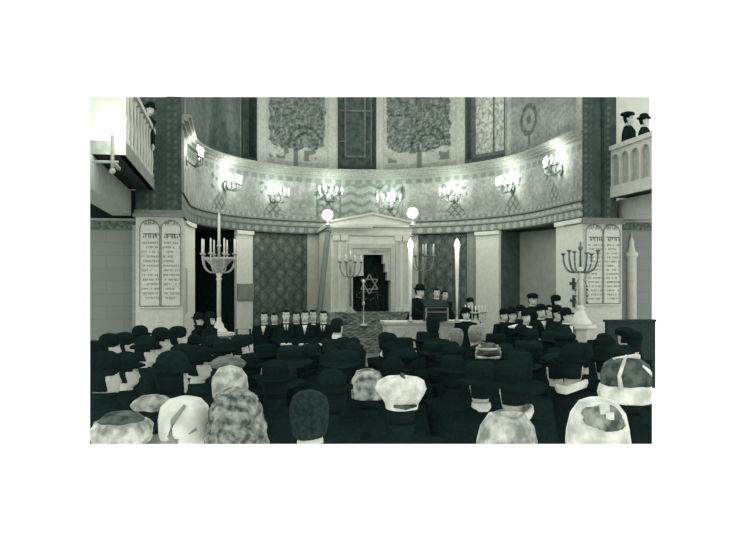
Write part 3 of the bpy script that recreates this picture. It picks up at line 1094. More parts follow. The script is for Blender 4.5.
def body_mesh(pose):
    if pose in BODY:
        return BODY[pose]
    mb = MB(); rings = []
    for z, rx, ry, cy in ((.84, .15, .11, 0), (.95, .16, .115, 0), (1.1, .13, .1, 0), (1.25, .155, .105, 0), (1.34, .16, .09, 0), (1.375, .13, .08, 0)):
        rings.append(ring(0, cy, z, rx, ry, 40))
    z = 1.40
    while z < 1.7195:
        rx, ry, cy = head_at(z)
        rings.append(ring(0, cy, z, rx, ry, 40, face)); z += .006
    mb.loft(rings)
    for sg in (-1, 1):
        ps = [Vector((sg*a, b_, c)) for a, b_, c in POSES[pose]]
        mb.tube([ps[0]-Vector((sg*.06, 0, 0)), ps[0], ps[1], ps[2]], [.05, .05, .042, .03], 12)
        mb.tube([(sg*.085, 0, .92), (sg*.095, .01, .5), (sg*.1, -.01, .1)], [.085, .06, .045], 12)
        mb.tube([(sg*.1, -.06, .045), (sg*.105, .06, .045), (sg*.115, .15, .035)], [.04, .045, .03], 10)
    me = remesh(mb, .0068)
    mb = MB(); mb.bm.from_mesh(me)
    for f in mb.bm.faces:
        f.material_index = 0
    for sg in (-1, 1):
        p = POSES[pose]
        inward = (-sg, 0, -.2) if pose != 'book' else (-sg*.5, 0, .6)
        if pose == 'desk':
            inward = (0, 0, -1)
        hand(mb, (sg*p[2][0], p[2][1], p[2][2]), (sg*p[3][0], p[3][1], p[3][2]), -sg, inward)
    for f in mb.bm.faces:
        c = f.calc_center_median()
        mi = 0
        if c.z < .9 and abs(c.x) < .2:
            mi = 2
        elif c.z > 1.5 and c.y > .05:
            if ((abs(c.x)-.032)/.0125)**2+((c.z-1.611)/.0062)**2 < 1:
                mi = 1
            elif abs(abs(c.x)-.034) < .017 and abs(c.z-1.634+.1*abs(abs(c.x)-.03)) < .0042:
                mi = 1
            elif abs(c.x) < .02 and abs(c.z-1.527) < .0034:
                mi = 1
        f.material_index = mi
    for f in mb.bm.faces:
        f.smooth = True
    m2 = bpy.data.meshes.new('person_'+pose); mb.bm.to_mesh(m2); mb.bm.free()
    for q in (SKIN, EYE, TROUSER):
        m2.materials.append(q)
    BODY[pose] = m2
    return m2


def coat_mesh(pose, kind):
    """kind: open (lower collar), high (turned-up collar), robe (wide)"""
    k = (pose, kind)
    if k in COAT:
        return COAT[k]
    w = 1.22 if kind == 'robe' else 1
    mb = MB(); rings = []
    hem = .06 if kind == 'robe' else .3
    for z, rx, ry in ((hem, .27*w, .21*w), (.6, .235*w, .18*w), (.95, .205*w, .155*w), (1.1, .2, .145), (1.25, .215, .14), (1.33, .215, .125), (1.385, .175, .105), (1.415, .115, .088), (1.44, .084, .082),
                      ):
        rings.append(ring(0, 0, z, rx, ry, 36))
    if kind == 'high':
        rings += [ring(0, -.008, 1.475, .082, .09, 36), ring(0, -.01, 1.51, .09, .098, 36)]
    else:
        rings += [ring(0, -.012, 1.455, .08, .08, 36)]
    mb.loft(rings)
    for sg in (-1, 1):
        ps = [Vector((sg*a, b_, c)) for a, b_, c in POSES[pose]]
        mb.tube([ps[0]-Vector((sg*.08, 0, .02)), ps[0], ps[1], ps[2]], [.085, .085, .07*w, .055*w*w], 14)
    # lapels
    for sg in (-1, 1):
        mb.tube([(sg*.07, .06, 1.43), (sg*.06, .118, 1.34), (sg*.02, .148, 1.2)], [.02, .028, .012], 8)
    me = remesh(mb, .016)
    me.polygons.foreach_set('use_smooth', [True]*len(me.polygons))
    COAT[k] = me
    return me


PART = {}


def part_mesh(key, fn):
    if key not in PART:
        PART[key] = fn()
    return PART[key]


def collar_mesh():
    mb = MB(); n = 32
    rings = []
    for z, r in ((1.43, .074), (1.485, .068), (1.49, .063), (1.44, .066)):
        rings.append(ring(0, -.006, z, r, r*1.1, n))
    mb.loft(rings, cap=False)
    return mb.mesh('shirt_collar', [], True)


def scarf_mesh():
    mb = MB(); n = 32
    mb.loft([ring(0, -.01, z+0*r, r, r*1.08, n, lambda p: p+Vector((0, 0, .05*max(0, p.x/.12)-.02))) for z, r in ((1.43, .11), (1.455, .122), (1.485, .118), (1.495, .1), (1.44, .085))], cap=False)
    return mb.mesh('scarf', [], True)


def shirt_mesh():
    mb = MB()
    mb.loft([ring(0, -.006, 1.43, .072, .078, 24), ring(0, -.006, 1.475, .066, .074, 24)], cap=False)
    mb.poly([(-.05, .12, 1.42), (.05, .12, 1.42), (.0, .152, 1.22)], (0, -.03, .0))
    return mb.mesh('shirt_front', [], True)


def tie_mesh():
    mb = MB(); mb.poly([(-.012, .115, 1.435), (.012, .115, 1.435), (.02, .16, 1.24), (0, .163, 1.2), (-.02, .16, 1.24)], (0, .008, 0))
    return mb.mesh('necktie', [])


def hair_nape():
    return hair_mesh(True)


def hair_mesh(long=False):
    mb = MB(); rings = []
    z = 1.49 if not long else 1.45
    while z < 1.722:
        rx, ry, cy = head_at(max(1.5 if not long else 1.45, z)); o = .012+.006*nz(z*9, 0, 1)
        pts = []
        for i in range(40):
            q = 2*PI*i/40
            back = -math.sin(q)
            line = 1.682-.05*max(0, -back-.75) if back < -.35 else ((1.615 if not long else 1.5) if back < .2 else (1.52 if not long else 1.45))
            k = 1.0 if z >= line else -.6
            pts.append(Vector(((rx+o*k)*math.cos(q), cy+(ry+o*k)*math.sin(q), z+(.012 if k > 0 and z > 1.69 else 0))))
        rings.append(pts); z += .008
    mb.loft(rings)
    return mb.mesh('hair', [], True)


def hat_mesh(kind):
    mb = MB(); zt = 0
    if kind == 'fedora':
        def curl(p):
            r = math.hypot(p.x, p.y)
            if r > .11:
                p.z += .035*((r-.11)/.07)**2*(abs(p.x)/r)**2-.01*(p.y/r)*(r-.1)*3
            return p
        mb.lathe([(.095, 1.635), (.14, 1.638), (.165, 1.64), (.168, 1.646), (.14, 1.65), (.1, 1.655), (.098, 1.70), (.092, 1.75), (.08, 1.765), (.03, 1.752)], (0, 0, 0), 32, .98, 1.16, curl); zt = 1.77
    elif kind == 'bowler':
        def curl(p):
            r = math.hypot(p.x, p.y)
            if r > .115:
                p.z += .03*((r-.115)/.03)**2*(abs(p.x)/r)
            return p
        mb.lathe([(.09, 1.64), (.12, 1.64), (.142, 1.645), (.142, 1.652), (.1, 1.655), (.098, 1.69), (.09, 1.735), (.065, 1.768), (.03, 1.782), (.004, 1.785)], (0, 0, 0), 32, .95, 1.15, curl); zt = 1.785
    elif kind == 'flat_cap':
        mb.lathe([(.085, 1.63), (.11, 1.65), (.125, 1.675), (.115, 1.70), (.08, 1.725), (.03, 1.735), (.003, 1.737)], (0, -.005, 0), 28, 1, 1.15)
        mb.poly([(.085*math.cos(q*PI/10), .06+.11*math.sin(q*PI/10), 1.64-.02*math.sin(q*PI/10)) for q in range(11)], (0, 0, .012)); zt = 1.737
    elif kind == 'beret':
        mb.lathe([(.082, 1.645), (.085, 1.665), (.135, 1.685), (.145, 1.70), (.125, 1.73), (.07, 1.752), (.012, 1.758), (.008, 1.775), (.001, 1.776)], (.015, -.015, 0), 30, 1, 1.08); zt = 1.775
    elif kind == 'tall_hat':
        mb.lathe([(.09, 1.63), (.094, 1.66), (.1, 1.77), (.105, 1.80), (.09, 1.815), (.04, 1.82), (.003, 1.822)], (0, 0, 0), 28, 1, 1.1); zt = 1.822
    elif kind == 'cap_soft':
        mb.lathe([(.083, 1.62), (.092, 1.65), (.1, 1.69), (.09, 1.73), (.06, 1.755), (.02, 1.765), (.002, 1.767)], (0, -.004, 0), 28, .98, 1.18); zt = 1.767
    elif kind == 'skullcap':
        mb.lathe([(.078, 1.672), (.074, 1.69), (.055, 1.715), (.03, 1.73), (.002, 1.735)], (0, -.01, 0), 24, 1, 1.15); zt = 1.735
    elif kind == 'wide_hat':
        def curl(p):
            r = math.hypot(p.x, p.y)
            if r > .12:
                p.z += .02*math.sin(math.atan2(p.y, p.x)*2+.5)*(r-.12)/.08-.02*(r-.12)/.08
            return p
        mb.lathe([(.095, 1.63), (.15, 1.64), (.195, 1.645), (.197, 1.652), (.15, 1.66), (.11, 1.665), (.118, 1.70), (.112, 1.75), (.085, 1.78), (.03, 1.787), (.003, 1.788)], (0, 0, 0), 34, 1, 1.1, curl); zt = 1.788
    me = mb.mesh(kind, [], True)
    return me, zt


HAT_ZT = {}


def get_hat(kind):
    if kind not in PART:
        PART[kind], HAT_ZT[kind] = hat_mesh(kind)
    return PART[kind], HAT_ZT[kind]


def with_mat(key, me, m):
    k = (key, m.name)
    if k not in PART:
        c = me.copy(); c.materials.clear(); c.materials.append(m); PART[k] = c
    return PART[k]


PEOPLE = []


def person(x, y, yaw, ztop, label, hat='fedora', hatmat=None, pose='down', coat='open', coatmat=None, hair=None, collar=None, z0=0.0, group=None, trim=None, custom=None, tie=False):
    """ztop: height of the topmost point above z0"""
    base = 1.73
    if custom:
        hm, base = custom
    elif hat:
        hm, base = get_hat(hat)
    sc = (ztop)/base
    o = link('person', body_mesh(pose))
    o.location = (x, y, z0); o.rotation_euler = (0, 0, yaw); o.scale = (sc, sc, sc)
    tag(o, label, 'person', group)
    cm = coatmat or R.choice(COATS)
    kids = [link('coat' if coat != 'robe' else 'robe', with_mat((pose, coat), coat_mesh(pose, coat), cm), o)]
    if collar == 'shirt':
        kids.append(link('shirt_front', with_mat('shirt', part_mesh('shirt', shirt_mesh), SHIRT), o))
        if tie:
            kids.append(link('necktie', with_mat('tie', part_mesh('tie', tie_mesh), COATS[0]), o))
    elif collar == 'white':
        kids.append(link('shirt_collar', with_mat('collar', part_mesh('collar', collar_mesh), SHIRT), o))
    elif collar == 'scarf':
        kids.append(link('scarf', with_mat('scarf', part_mesh('scarf', scarf_mesh), SHIRT), o))
    hk = hair or HAIRS[0]
    kids.append(link('hair', (with_mat('hair_low', part_mesh('hair_low', hair_nape), hk) if coat == 'high' and x > -4.5 else with_mat('hair', part_mesh('hair', hair_mesh), hk)), o))
    if custom:
        for nm, me in hm:
            kids.append(link(nm, me, o))
    elif hat:
        kids.append(link('hat', with_mat(hat, hm, hatmat or R.choice(HATB)), o))
    PEOPLE.append((x, y))
    d = depth(x, y)
    if trim if trim is not None else d < 10.6:
        bpy.context.view_layer.update()
        if cut(o, EYE_P, LOW_NO) == 0:
            pass
        for kk in kids[:]:
            if cut(kk, EYE_P, LOW_NO) == 0:
                kids.remove(kk); bpy.data.objects.remove(kk)
    px_ = proj_x(x, y); hw_ = .36*740/d
    if px_-hw_ < 90 or px_+hw_ > 652:
        cut_sides(o)
        for kk in kids[:]:
            cut_sides(kk)
            if not kk.data.polygons:
                bpy.data.objects.remove(kk)
    return o


def proj_x(x, y):
    return 370+740*((x-CX)*CA-y*SA)/depth(x, y)


def look(x, y, tx, ty):
    return math.atan2(-(tx-x), ty-y)


def place(px, ytop, D, **kw):
    p = at(px, ytop, D)
    z0 = kw.pop('z0', 0.0)
    tx, ty = kw.pop('to', (.8, 15.5))
    yaw = kw.pop('yaw', None)
    if yaw is None:
        yaw = look(p.x, p.y, tx, ty)
    return person(p.x, p.y, yaw, p.z-z0, kw.pop('label'), z0=z0, **kw)


# ---- hats of the people nearest the camera
def lumpy(mb, amp, k, seed):
    for v in mb.bm.verts:
        n = noise.noise(v.co*k+Vector((seed, 0, 0)))
        c = Vector((v.co.x, v.co.y, 0))
        v.co += (c.normalized()*n*amp if c.length > .01 else Vector((0, 0, n*amp)))+Vector((0, 0, noise.noise(v.co*k+Vector((0, seed, 9)))*amp*.6))


def dense(prof, n=5):
    out = []
    for (r0, z0), (r1, z1) in zip(prof, prof[1:]):
        out += [(r0+(r1-r0)*i/n, z0+(z1-z0)*i/n) for i in range(n)]
    return out+[prof[-1]]


LFUR = mat('light_fur', 122, 206, 13, detail=5, bump=.6)
WFUR = mat('white_fur', 176, 222, 12, detail=5, bump=.6)
WKNIT = mat('white_knit', 176, 216, 16, bump=.5)
GCURL = mat('grey_curly_fur', 68, 150, 24, detail=6, bump=1)
GFELT = mat('grey_mottled_felt', 96, 160, 15, detail=5)
DKTOP = mat('dark_hat_crown', 46, 92, 14)
GHAIR = mat('dim_brushed_hair', 30, 48, 34, detail=6, bump=.6)
KNITG = mat('grey_knit', 126, 188, 18, bump=.6)
LINEN = mat('pale_linen', 186, 216, 8)


def hat_fur_rim(scale=1.0, rim=None, top=None):
    rim = rim or LFUR; top = top or DKTOP
    mb = MB(); mb.lathe(dense([(.09, 1.60), (.14, 1.605), (.165, 1.64), (.165, 1.69), (.14, 1.725), (.1, 1.73), (.085, 1.70)]), (0, 0, 0), 48, 1*scale, 1.08*scale); lumpy(mb, .014, 22, 1)
    a = mb.mesh('hat_brim', rim, True)
    mb = MB(); mb.lathe(dense([(.125, 1.69), (.12, 1.735), (.09, 1.765), (.04, 1.775), (.003, 1.776)]), (0, 0, 0), 40, scale, 1.08*scale); lumpy(mb, .008, 14, 4)
    b_ = mb.mesh('hat_crown', top, True)
    return [('hat_brim', a), ('hat_crown', b_)], 1.78


def hat_hood():
    mb = MB(); mb.lathe(dense([(.09, 1.47), (.12, 1.5), (.14, 1.58), (.145, 1.66), (.13, 1.73), (.09, 1.77), (.03, 1.785), (.003, 1.786)]), (0, -.01, 0), 44, .95, 1.05); lumpy(mb, .01, 9, 7)
    a = mb.mesh('hood', LINEN, True)
    mb = MB(); mb.tube([(.06, -.13, 1.76), (.01, -.165, 1.68), (-.01, -.165, 1.6), (.05, -.155, 1.52)], [.008, .014, .014, .01], 8); mb.tube([(-.11, -.09, 1.55), (-.01, -.165, 1.56), (.11, -.1, 1.63)], [.008, .012, .008], 8)
    b_ = mb.mesh('fold', mat('dim_linen', 132, 150, 10), True)
    return [('hood', a), ('fold', b_)], 1.786


def hat_curly():
    mb = MB(); mb.lathe(dense([(.1, 1.38), (.15, 1.40), (.158, 1.5), (.15, 1.6), (.13, 1.7), (.1, 1.77), (.05, 1.8), (.003, 1.805)], 8), (0, -.01, 0), 60, 1, 1.05); lumpy(mb, .022, 28, 3)
    return [('fur_hood', mb.mesh('fur_hood', GCURL, True))], 1.81


def hat_beret_big():
    mb = MB(); mb.lathe(dense([(.095, 1.60), (.1, 1.63), (.135, 1.68), (.158, 1.725), (.145, 1.765), (.1, 1.79), (.04, 1.8), (.003, 1.802)]), (0, -.01, 0), 48, 1, 1.05); lumpy(mb, .008, 13, 2)
    a = mb.mesh('knit_beret', WKNIT, True)
    mb = MB(); mb.lathe([(.012, 1.795), (.016, 1.81), (.004, 1.82)], (0, -.03, 0), 10)
    mb.tube([(0, -.05, 1.80), (.0, -.12, 1.775), (.01, -.155, 1.73)], [.01, .012, .006], 8)
    b_ = mb.mesh('tassel', DKTOP, True)
    mb = MB(); mb.tube([(-.07, -.105, 1.63), (0, -.128, 1.625), (.07, -.105, 1.63)], [.008, .016, .008], 8)
    c = mb.mesh('hat_band', DKTOP, True)
    return [('knit_beret', a), ('tassel', b_), ('hat_band', c)], 1.815


def hat_dome(m_, w=.165, h=1.86, patch=None):
    mb = MB(); mb.lathe(dense([(.1, 1.56), (w*.95, 1.57), (w, 1.63), (w*.97, 1.7), (w*.85, 1.78), (w*.6, 1.84), (w*.25, h), (.003, h+.003)]), (0, 0, 0), 48, 1, 1.05); lumpy(mb, .008, 10, 5)
    parts = [('fur_hat', mb.mesh('fur_hat', m_, True))]
    if patch:
        mb = MB()
        # inset dark crown at the back of the hat
        for f in (0,):
            mb.ball((0, -.05, 1.74), .12, 24, 1.05, .98, .92); lumpy(mb, .012, 16, 8)
        parts.append(('hat_crown', mb.mesh('hat_crown', patch, True)))
        mb = MB(); mb.box(-.025, .02, -.15, -.1, 1.80, 1.845); mb.box(.0, .04, -.16, -.1, 1.775, 1.81)
        parts.append(('bow', mb.mesh('bow', LINEN)))
    return parts, h


def hat_banded():
    mb = MB(); mb.lathe(dense([(.1, 1.58), (.155, 1.585), (.165, 1.64), (.155, 1.69), (.13, 1.70)]), (0, 0, 0), 48, 1, 1.05); lumpy(mb, .008, 18, 5)
    a = mb.mesh('fur_band', WFUR, True)
    mb = MB(); mb.lathe(dense([(.15, 1.67), (.152, 1.75), (.13, 1.82), (.08, 1.855), (.02, 1.865), (.003, 1.866)]), (0, 0, 0), 40, 1, 1.05); lumpy(mb, .006, 12, 5)
    b_ = mb.mesh('hat_crown', DKTOP, True)
    mb = MB()
    mb.tube([(.16, .0, 1.68), (.1, -.03, 1.815), (.02, -.06, 1.868), (-.08, .04, 1.85)], [.012, .018, .02, .01], 8)
    mb.tube([(-.15, -.06, 1.68), (-.155, -.05, 1.76), (-.11, -.05, 1.83), (-.03, -.02, 1.872)], [.016, .012, .012, .01], 8)
    mb.tube([(.15, -.07, 1.70), (.07, -.14, 1.74), (0, -.152, 1.79), (-.03, -.13, 1.82)], [.012, .014, .012, .008], 8)
    c = mb.mesh('trimming', WFUR, True)
    return [('fur_band', a), ('hat_crown', b_), ('trimming', c)], 1.875


def hat_striped():
    mb = MB(); mb.lathe(dense([(.08, 1.6), (.092, 1.63), (.1, 1.69), (.09, 1.74), (.05, 1.765), (.003, 1.77)]), (0, 0, 0), 36, 1, 1.1)
    a = mb.mesh('beret', DKTOP, True)
    mb = MB()
    for r, z in ((.096, 1.645), (.098, 1.72)):
        mb.tube([(r*math.cos(q*PI/16), r*1.1*math.sin(q*PI/16), z) for q in range(33)], .012, 6)
    for sg in (-1, 1):
        mb.tube([(sg*.1, 0, 1.63), (sg*.104, -.03, 1.69), (sg*.075, -.06, 1.75)], .012, 6)
    return [('beret', a), ('stripe', mb.mesh('stripe', KNITG, True))], 1.775


def hat_flat_wide(m_):
    mb = MB(); mb.lathe(dense([(.1, 1.65), (.125, 1.66), (.14, 1.68), (.12, 1.71), (.08, 1.735), (.02, 1.745), (.003, 1.746)]), (0, 0, 0), 40, 1, 1.0); lumpy(mb, .012, 16, 6)
    return [('hat', mb.mesh('hat', m_, True))], 1.75


def hat_knit_round(m_=None):
    mb = MB(); mb.lathe(dense([(.085, 1.57), (.115, 1.58), (.122, 1.64), (.115, 1.71), (.085, 1.765), (.03, 1.785), (.003, 1.787)]), (0, 0, 0), 40, 1, 1.05); lumpy(mb, .01, 14, 9)
    return [('knit_cap', mb.mesh('knit_cap', m_ or KNITG, True))], 1.79


def big_hair():
    mb = MB(); mb.lathe(dense([(.06, 1.47), (.09, 1.5), (.105, 1.58), (.108, 1.65), (.095, 1.71), (.06, 1.74), (.003, 1.755)]), (0, -.012, 0), 40, 1, 1.08); lumpy(mb, .008, 18, 2)
    return [('hair_back', mb.mesh('hair_back', GHAIR, True))], 1.755


G_FRONT = 'people standing nearest the camera'
place(122, 411, 3.9, label='person in a light fur-rimmed hat with dark mottled crown at bottom left corner', custom=hat_fur_rim(1.0), coatmat=COATS[3], coat='high')
place(153, 394, 4.5, label='person in a flat grey mottled hat, behind the two pale hats at bottom left', custom=hat_flat_wide(GFELT), coat='high', coatmat=mat('mid_wool', 92, 110, 20))
place(186, 396, 3.95, label='person in a pale creased linen hood, left of the curly grey fur hood', custom=hat_hood(), coat='high')
place(237, 387, 3.85, label='person in a big curly grey fur hood near the bottom left', custom=hat_curly(), coat='high', coatmat=mat('grey_fur_coat', 70, 120, 26, detail=6, bump=.8))
place(230, 365, 5.0, label='person in a round pale knitted cap, just above the curly grey fur hood', custom=hat_knit_round(), coat='high')
place(228, 355, 5.9, label='person in a flat grey hat peeping over the round pale knitted cap', custom=hat_flat_wide(mat('dim_grey_felt', 78, 112, 16)), coat='high')
place(311, 389, 4.2, label='bareheaded person with brushed dark hair and a white collar edge at bottom centre', custom=big_hair(), collar='white', coat='open', yaw=-.9)
place(368, 368, 5.15, label='person in a mottled grey fur hat, left of the large white knitted beret', custom=hat_knit_round(mat('mottled_fur', 70, 176, 17, detail=5, bump=.6)), coat='high')
place(401, 373, 4.5, label='person in a large white knitted beret with a dark tassel at bottom centre', custom=hat_beret_big(), coat='high', yaw=0)
place(488, 342, 6.7, label='person in a dark cap ringed with pale stripes, right of the reading desk', custom=hat_striped(), coat='high')
place(507, 422, 3.6, label='person in a pale fur hat cut off at the bottom edge, right of centre', custom=hat_dome(LFUR, .162, 1.80), coat='high')
place(598, 398, 3.7, label='person in a tall pale fur hat with a mottled grey back at bottom right', custom=hat_dome(WFUR, .165, 1.86, mat('mottled_grey_fur', 70, 168, 13, detail=6, bump=.6)), coat='high')
place(626, 355, 4.7, label='person in a dark hat with a thick white fur band at the right edge', custom=hat_banded(), coat='high', yaw=.5)
place(513, 360, 4.7, label='person in a broad dark hat with a wide white collar, right of centre', hat='wide_hat', hatmat=HATB[0], collar='scarf', coat='open', yaw=-.1)
place(481, 361, 5.4, label='person in dark round hat and little white collar, left of the broad dark hat', hat='wide_hat', hatmat=HATB[1], collar='white', yaw=-.1)
place(572, 343, 5.9, label='person in a wide dark hat showing a white neck below the right candelabrum', hat='bowler', hatmat=HATB[0], collar='scarf', yaw=-.75)
place(103, 350, 4.9, label='person in a large black hat with a bare white neck at the left edge', hat='cap_soft', hatmat=HATB[0], yaw=-.95, coat='high')
place(172, 350, 5.1, label='person in a large black hat with white cheek above the pale linen hood', hat='bowler', hatmat=HATB[2], yaw=-1.0, coat='high')

LEFTS = [(143, 10.2, 'bowler', 'farthest back along the left wall'), (181, 9.7, 'cap_soft', 'far back before the left pier'), (164, 9.1, 'bowler', 'below the middle of the left tablet'),
         (128, 8.8, 'cap_soft', 'second from the left edge, third row back'), (113, 8.3, 'cap_soft', 'close to the left edge, third row back'), (149, 7.7, 'bowler', 'below the left tablet, mid rows'),
         (97, 7.5, 'bowler', 'at the very left edge, mid rows'), (186, 6.9, 'cap_soft', 'just left of the flat grey hat'), (201, 6.5, 'bowler', 'beside the round pale knitted cap'),
         (129, 6.3, 'bowler', 'above the flat grey mottled hat')]
for k, (px, D, hat, lab) in enumerate(LEFTS):
    ht = 1.77+.02*(k % 3)
    place(px-3, 283+(ZC-ht)*740/D, D, label='person in %s facing right, %s' % ({'bowler': 'a round black hat', 'cap_soft': 'a soft black cap'}[hat], lab), hat=hat, hatmat=HATB[k % 2], coat='open',
          collar='white' if k % 3 == 1 else None, yaw=-1.2-.1*(k % 3), group='hatted people in profile at the left')

# ---- people around the desk and along the front
rb = place(411, 284, 18.95, z0=.4, label='man in black hat and black robe standing at the reading desk', hat='bowler', hatmat=HATB[0], pose='desk', coat='robe', coatmat=COATS[2], collar='white', yaw=PI+.7)
rb.rotation_euler = (Matrix.Rotation(.13, 3, 'Y') @ Matrix.Rotation(PI+.7, 3, 'Z')).to_euler()
rb.scale = (1.2, 1.2, 1.09)
place(436.5, 288, 19.9, z0=.4, label='bareheaded man with a white shirt front directly behind the book lectern', hat='skullcap', hatmat=HATB[0], collar='shirt', yaw=PI-.1)
place(444.5, 290, 20.3, z0=.4, label='second man close behind the lectern, in dark cap', hat='skullcap', hatmat=HATB[1], collar=None, yaw=PI+.35)
place(470, 297, 19.8, z0=.2, label='person standing beyond the right candle lamp, by the pale pilaster', hat='cap_soft', yaw=PI)
place(466, 307, 17.0, label='man with a pale face right of the right candle lamp', hat='cap_soft', hatmat=HATB[0], yaw=PI, collar='white')
place(433, 314, 10.9, label='dark-haired person with back turned right in front of the lectern', hat='cap_soft', hatmat=HATB[1], coat='high', yaw=0)
place(456, 328, 9.6, label='person with tousled greyish hair below the right candle lamp', hat=None, hair=HAIRS[2], coat='open', yaw=.1)
place(475, 325, 9.9, label='person with smooth grey hair below the small branched candlestick', hat=None, hair=mat('silver_hair', 108, 140, 30), coat='open', yaw=-.1)
place(337, 318, 11.4, label='person with thick dark hair and white shawl below the left side of the ark', hat=None, hair=HAIRS[0], collar='white', coat='open', yaw=-.6)

for k, (px, yt, D, lab, tie, hr) in enumerate((
        (264.5, 311.5, 16.2, 'bareheaded young man first from the left in the row before the lattice curtain', False, 1),
        (274.5, 312.5, 16.75, 'bareheaded young man second from the left in the row before the lattice curtain', False, 0),
        (286, 309.5, 15.9, 'bareheaded young man in white shirt and tie, third in the row before the lattice curtain', True, 0),
        (296.5, 311.5, 16.6, 'bareheaded young man fourth from the left in the row before the lattice curtain', False, 1),
        (305, 310, 15.9, 'tall bareheaded young man fifth in the row before the lattice curtain', False, 1),
        (313, 309.5, 16.65, 'dark-haired young man half hidden at the right edge of the lattice curtain', False, 0),
        (323.5, 310.5, 16.0, 'bareheaded young man with a white shirt and tie at the foot of the leaning pole', True, 0))):
    place(px, yt, D, label=lab, hat=None, hair=HAIRS[hr], pose='clasp' if k in (2, 3, 4, 6) else 'down', collar='shirt', tie=tie, yaw=PI-.25+.1*(k % 3), group='young men in a row before the lattice curtain')

for px, yt, D, lab, hat, yaw in (
        (198.5, 312, 15.6, 'man in round black hat by the left pier, farther left of two', 'bowler', -1.9),
        (210, 311, 15.4, 'man in round black hat nearest the left candelabrum base, right of two', 'bowler', -2.0)):
    place(px, yt, D, label=lab, hat=hat, hatmat=HATB[0], coat='high', yaw=yaw)

for px, yt, D, z0, lab, hat, yaw in (
        (532.5, 293, 17.6, .2, 'tall man in a flat dark cap standing above the group in the right opening', 'flat_cap', PI+.2),
        (556, 294.5, 17.8, .2, 'man in a dark cap leaning out by the right pier, behind the group', 'cap_soft', PI+1.0),
        (504, 308, 16.8, 0, 'man in a dark hat at the left end of the group in the right opening', 'cap_soft', PI+.3),
        (512, 306.5, 16.2, 0, 'man in a round dark hat, second from the left of the right-hand group', 'bowler', PI+.4),
        (520.5, 304.5, 17.0, 0, 'man in a dark cap, third from the left of the right-hand group', 'cap_soft', PI+.3),
        (541, 303.5, 16.0, 0, 'man in a black hat in the middle of the right-hand group, below the tall man', 'cap_soft', PI+.1),
        (549.5, 304.5, 16.7, 0, 'man in a dark cap right of the middle of the right-hand group', 'skullcap', PI+.3),
        (557, 304.5, 15.7, 0, 'man in a dark brimmed hat, second from the right of the right-hand group', 'bowler', PI+.5),
        (566, 307, 15.1, 0, 'man in a black brimmed hat at the right end of the right-hand group', 'bowler', PI+.7),
        (526, 309, 15.5, 0, 'man in a dark cap in front of the right-hand group, holding an open book', 'cap_soft', PI+.2)):
    o = place(px, yt, D, z0=z0, label=lab, hat=hat, hatmat=HATB[0], yaw=yaw, collar='shirt' if px in (541, 566) else None, pose='book' if px == 526 else 'down', group='men gathered before the right opening')
# the open book
p = at(520, 326, 14.9)
o = None
t = thing('open_book', 'open pale book held out by a man of the right-hand group', 'book', p, PI+.2)
for sg in (-1, 1):
    b = MB(); M_ = Matrix.Rotation(sg*.2, 4, 'Y')
    b.box(0 if sg > 0 else -.2, .2 if sg > 0 else 0, -.13, .13, 0, .03, M_); b.build('page_block', SHIRT, t)

# ---- galleries' people
lo = place(138, 101, 16.8, z0=4.7, label='person in a dark round hat on the left balcony beside the dark pier', hat='bowler', hatmat=HATB[0], yaw=PI+.9)
lo.location = (-6.02, 17.35, 4.7)
lo.rotation_euler = (Matrix.Rotation(.19, 3, 'Y') @ Matrix.Rotation(PI+1.0, 3, 'Z')).to_euler()
place(628.5, 111, 19.6, z0=4.74, label='person in a dark flat hat leaning over the right balcony', hat='beret', hatmat=HATB[1], yaw=PI+.9)
place(644, 113, 18.9, z0=4.74, label='person in dark clothes at the right edge of the right balcony', hat='bowler', hatmat=HATB[2], yaw=PI+1.0)

# ------------------------------------------------------------------ the crowd
def skyline(px):
    if px < 190: return 333
    if px < 252: return 334
    if px < 342: return 343
    if px < 385: return 336
    if px < 430: return 331
    if px < 476: return 340
    if px < 500: return 333
    if px < 566: return 323
    if px < 600: return 338
    return 326


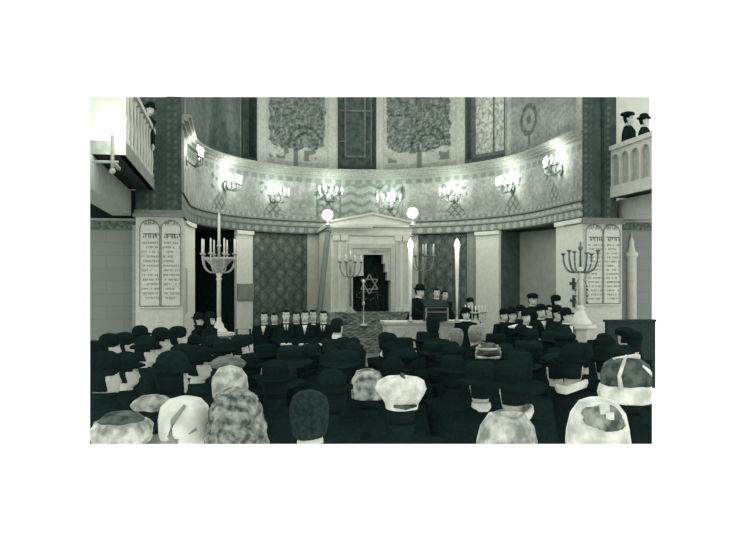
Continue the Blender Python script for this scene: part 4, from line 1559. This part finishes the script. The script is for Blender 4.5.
KIND = ['fedora', 'bowler', 'cap_soft', 'beret', 'flat_cap', 'wide_hat', 'fedora', 'cap_soft']
KNAME = {'fedora': 'a dented black brimmed hat', 'bowler': 'a round black bowler hat', 'cap_soft': 'a soft black cap', 'beret': 'a black beret', 'flat_cap': 'a flat dark cap', 'wide_hat': 'a wide black hat'}
ORD = ['first', 'second', 'third', 'fourth', 'fifth', 'sixth', 'seventh', 'eighth', 'ninth', 'tenth', 'eleventh', 'twelfth', 'thirteenth', 'fourteenth', 'fifteenth', 'sixteenth']
RD = [4.25, 4.8, 5.35, 5.9, 6.45, 7.0, 7.6, 8.2, 8.8, 9.5, 10.2]
RN = ['nearest', 'second', 'third', 'fourth', 'fifth', 'sixth', 'seventh', 'eighth', 'ninth', 'tenth', 'farthest']
for ri, D0 in enumerate(RD):
    pitch = .47*740/D0
    wide = pitch
    px = 100+(.5*pitch if ri % 2 else .1*pitch)
    n_in = 0
    while px < 640:
        D = D0*(1+R.uniform(-.02, .02)); x_ = px+R.uniform(-.12, .12)*pitch
        px += pitch if x_ > 245 else pitch*.86
        ht = 1.76+R.uniform(-.07, .06)
        yt = 283+(ZC-ht)*740/D
        sk = skyline(x_)
        if yt < sk:
            if yt < sk-9:
                continue
            yt = sk+R.uniform(0, 2)
        if ri < 2 and not 262 < x_ < 575:
            continue
        if x_ < 245 and ri not in (2, 4, 6, 8, 9, 10):
            continue
        if x_ < 208 and ri < 9:
            continue
        if any(abs(x_-q) < w_ and D < dq+.3 for q, w_, dq in ((513, 58, 4.7), (481, 34, 5.4), (573, 36, 5.9), (311, 40, 4.2), (401, 44, 4.5), (488, 26, 6.7))):
            continue
        p = at(x_, yt, D)
        if any(math.hypot(p.x-a, p.y-b_) < .4 for a, b_ in PEOPLE):
            continue
        kind = R.choice(KIND)
        left = x_ < 245
        cen = 245 <= x_ <= 470
        yaw = (-R.uniform(.8, 1.25) if left else look(p.x, p.y, .8, 15.5)+R.uniform(-.2, .2))
        if left and kind in ('fedora', 'wide_hat', 'beret'):
            kind = 'cap_soft' if R.random() < .5 else 'bowler'
        coat = 'open' if left else ('high' if R.random() < .8 else 'open')
        col = 'white' if (coat == 'open' and R.random() < (.1 if left else .3)) else None
        person(p.x, p.y, yaw, p.z, 'person in %s, %s from left, %s row of dark crowd' % (KNAME[kind], ORD[n_in], RN[ri]),
               hat=kind, coat=coat, collar=col, group='crowd in dark hats standing before the apse')
        n_in += 1

# ------------------------------------------------------------------ added white surround: even fill light and background
w = bpy.data.worlds.new('world'); S.world = w; w.use_nodes = True
bg = w.node_tree.nodes['Background']
bg.inputs['Color'].default_value = (1, 1, 1, 1); bg.inputs['Strength'].default_value = 1.0
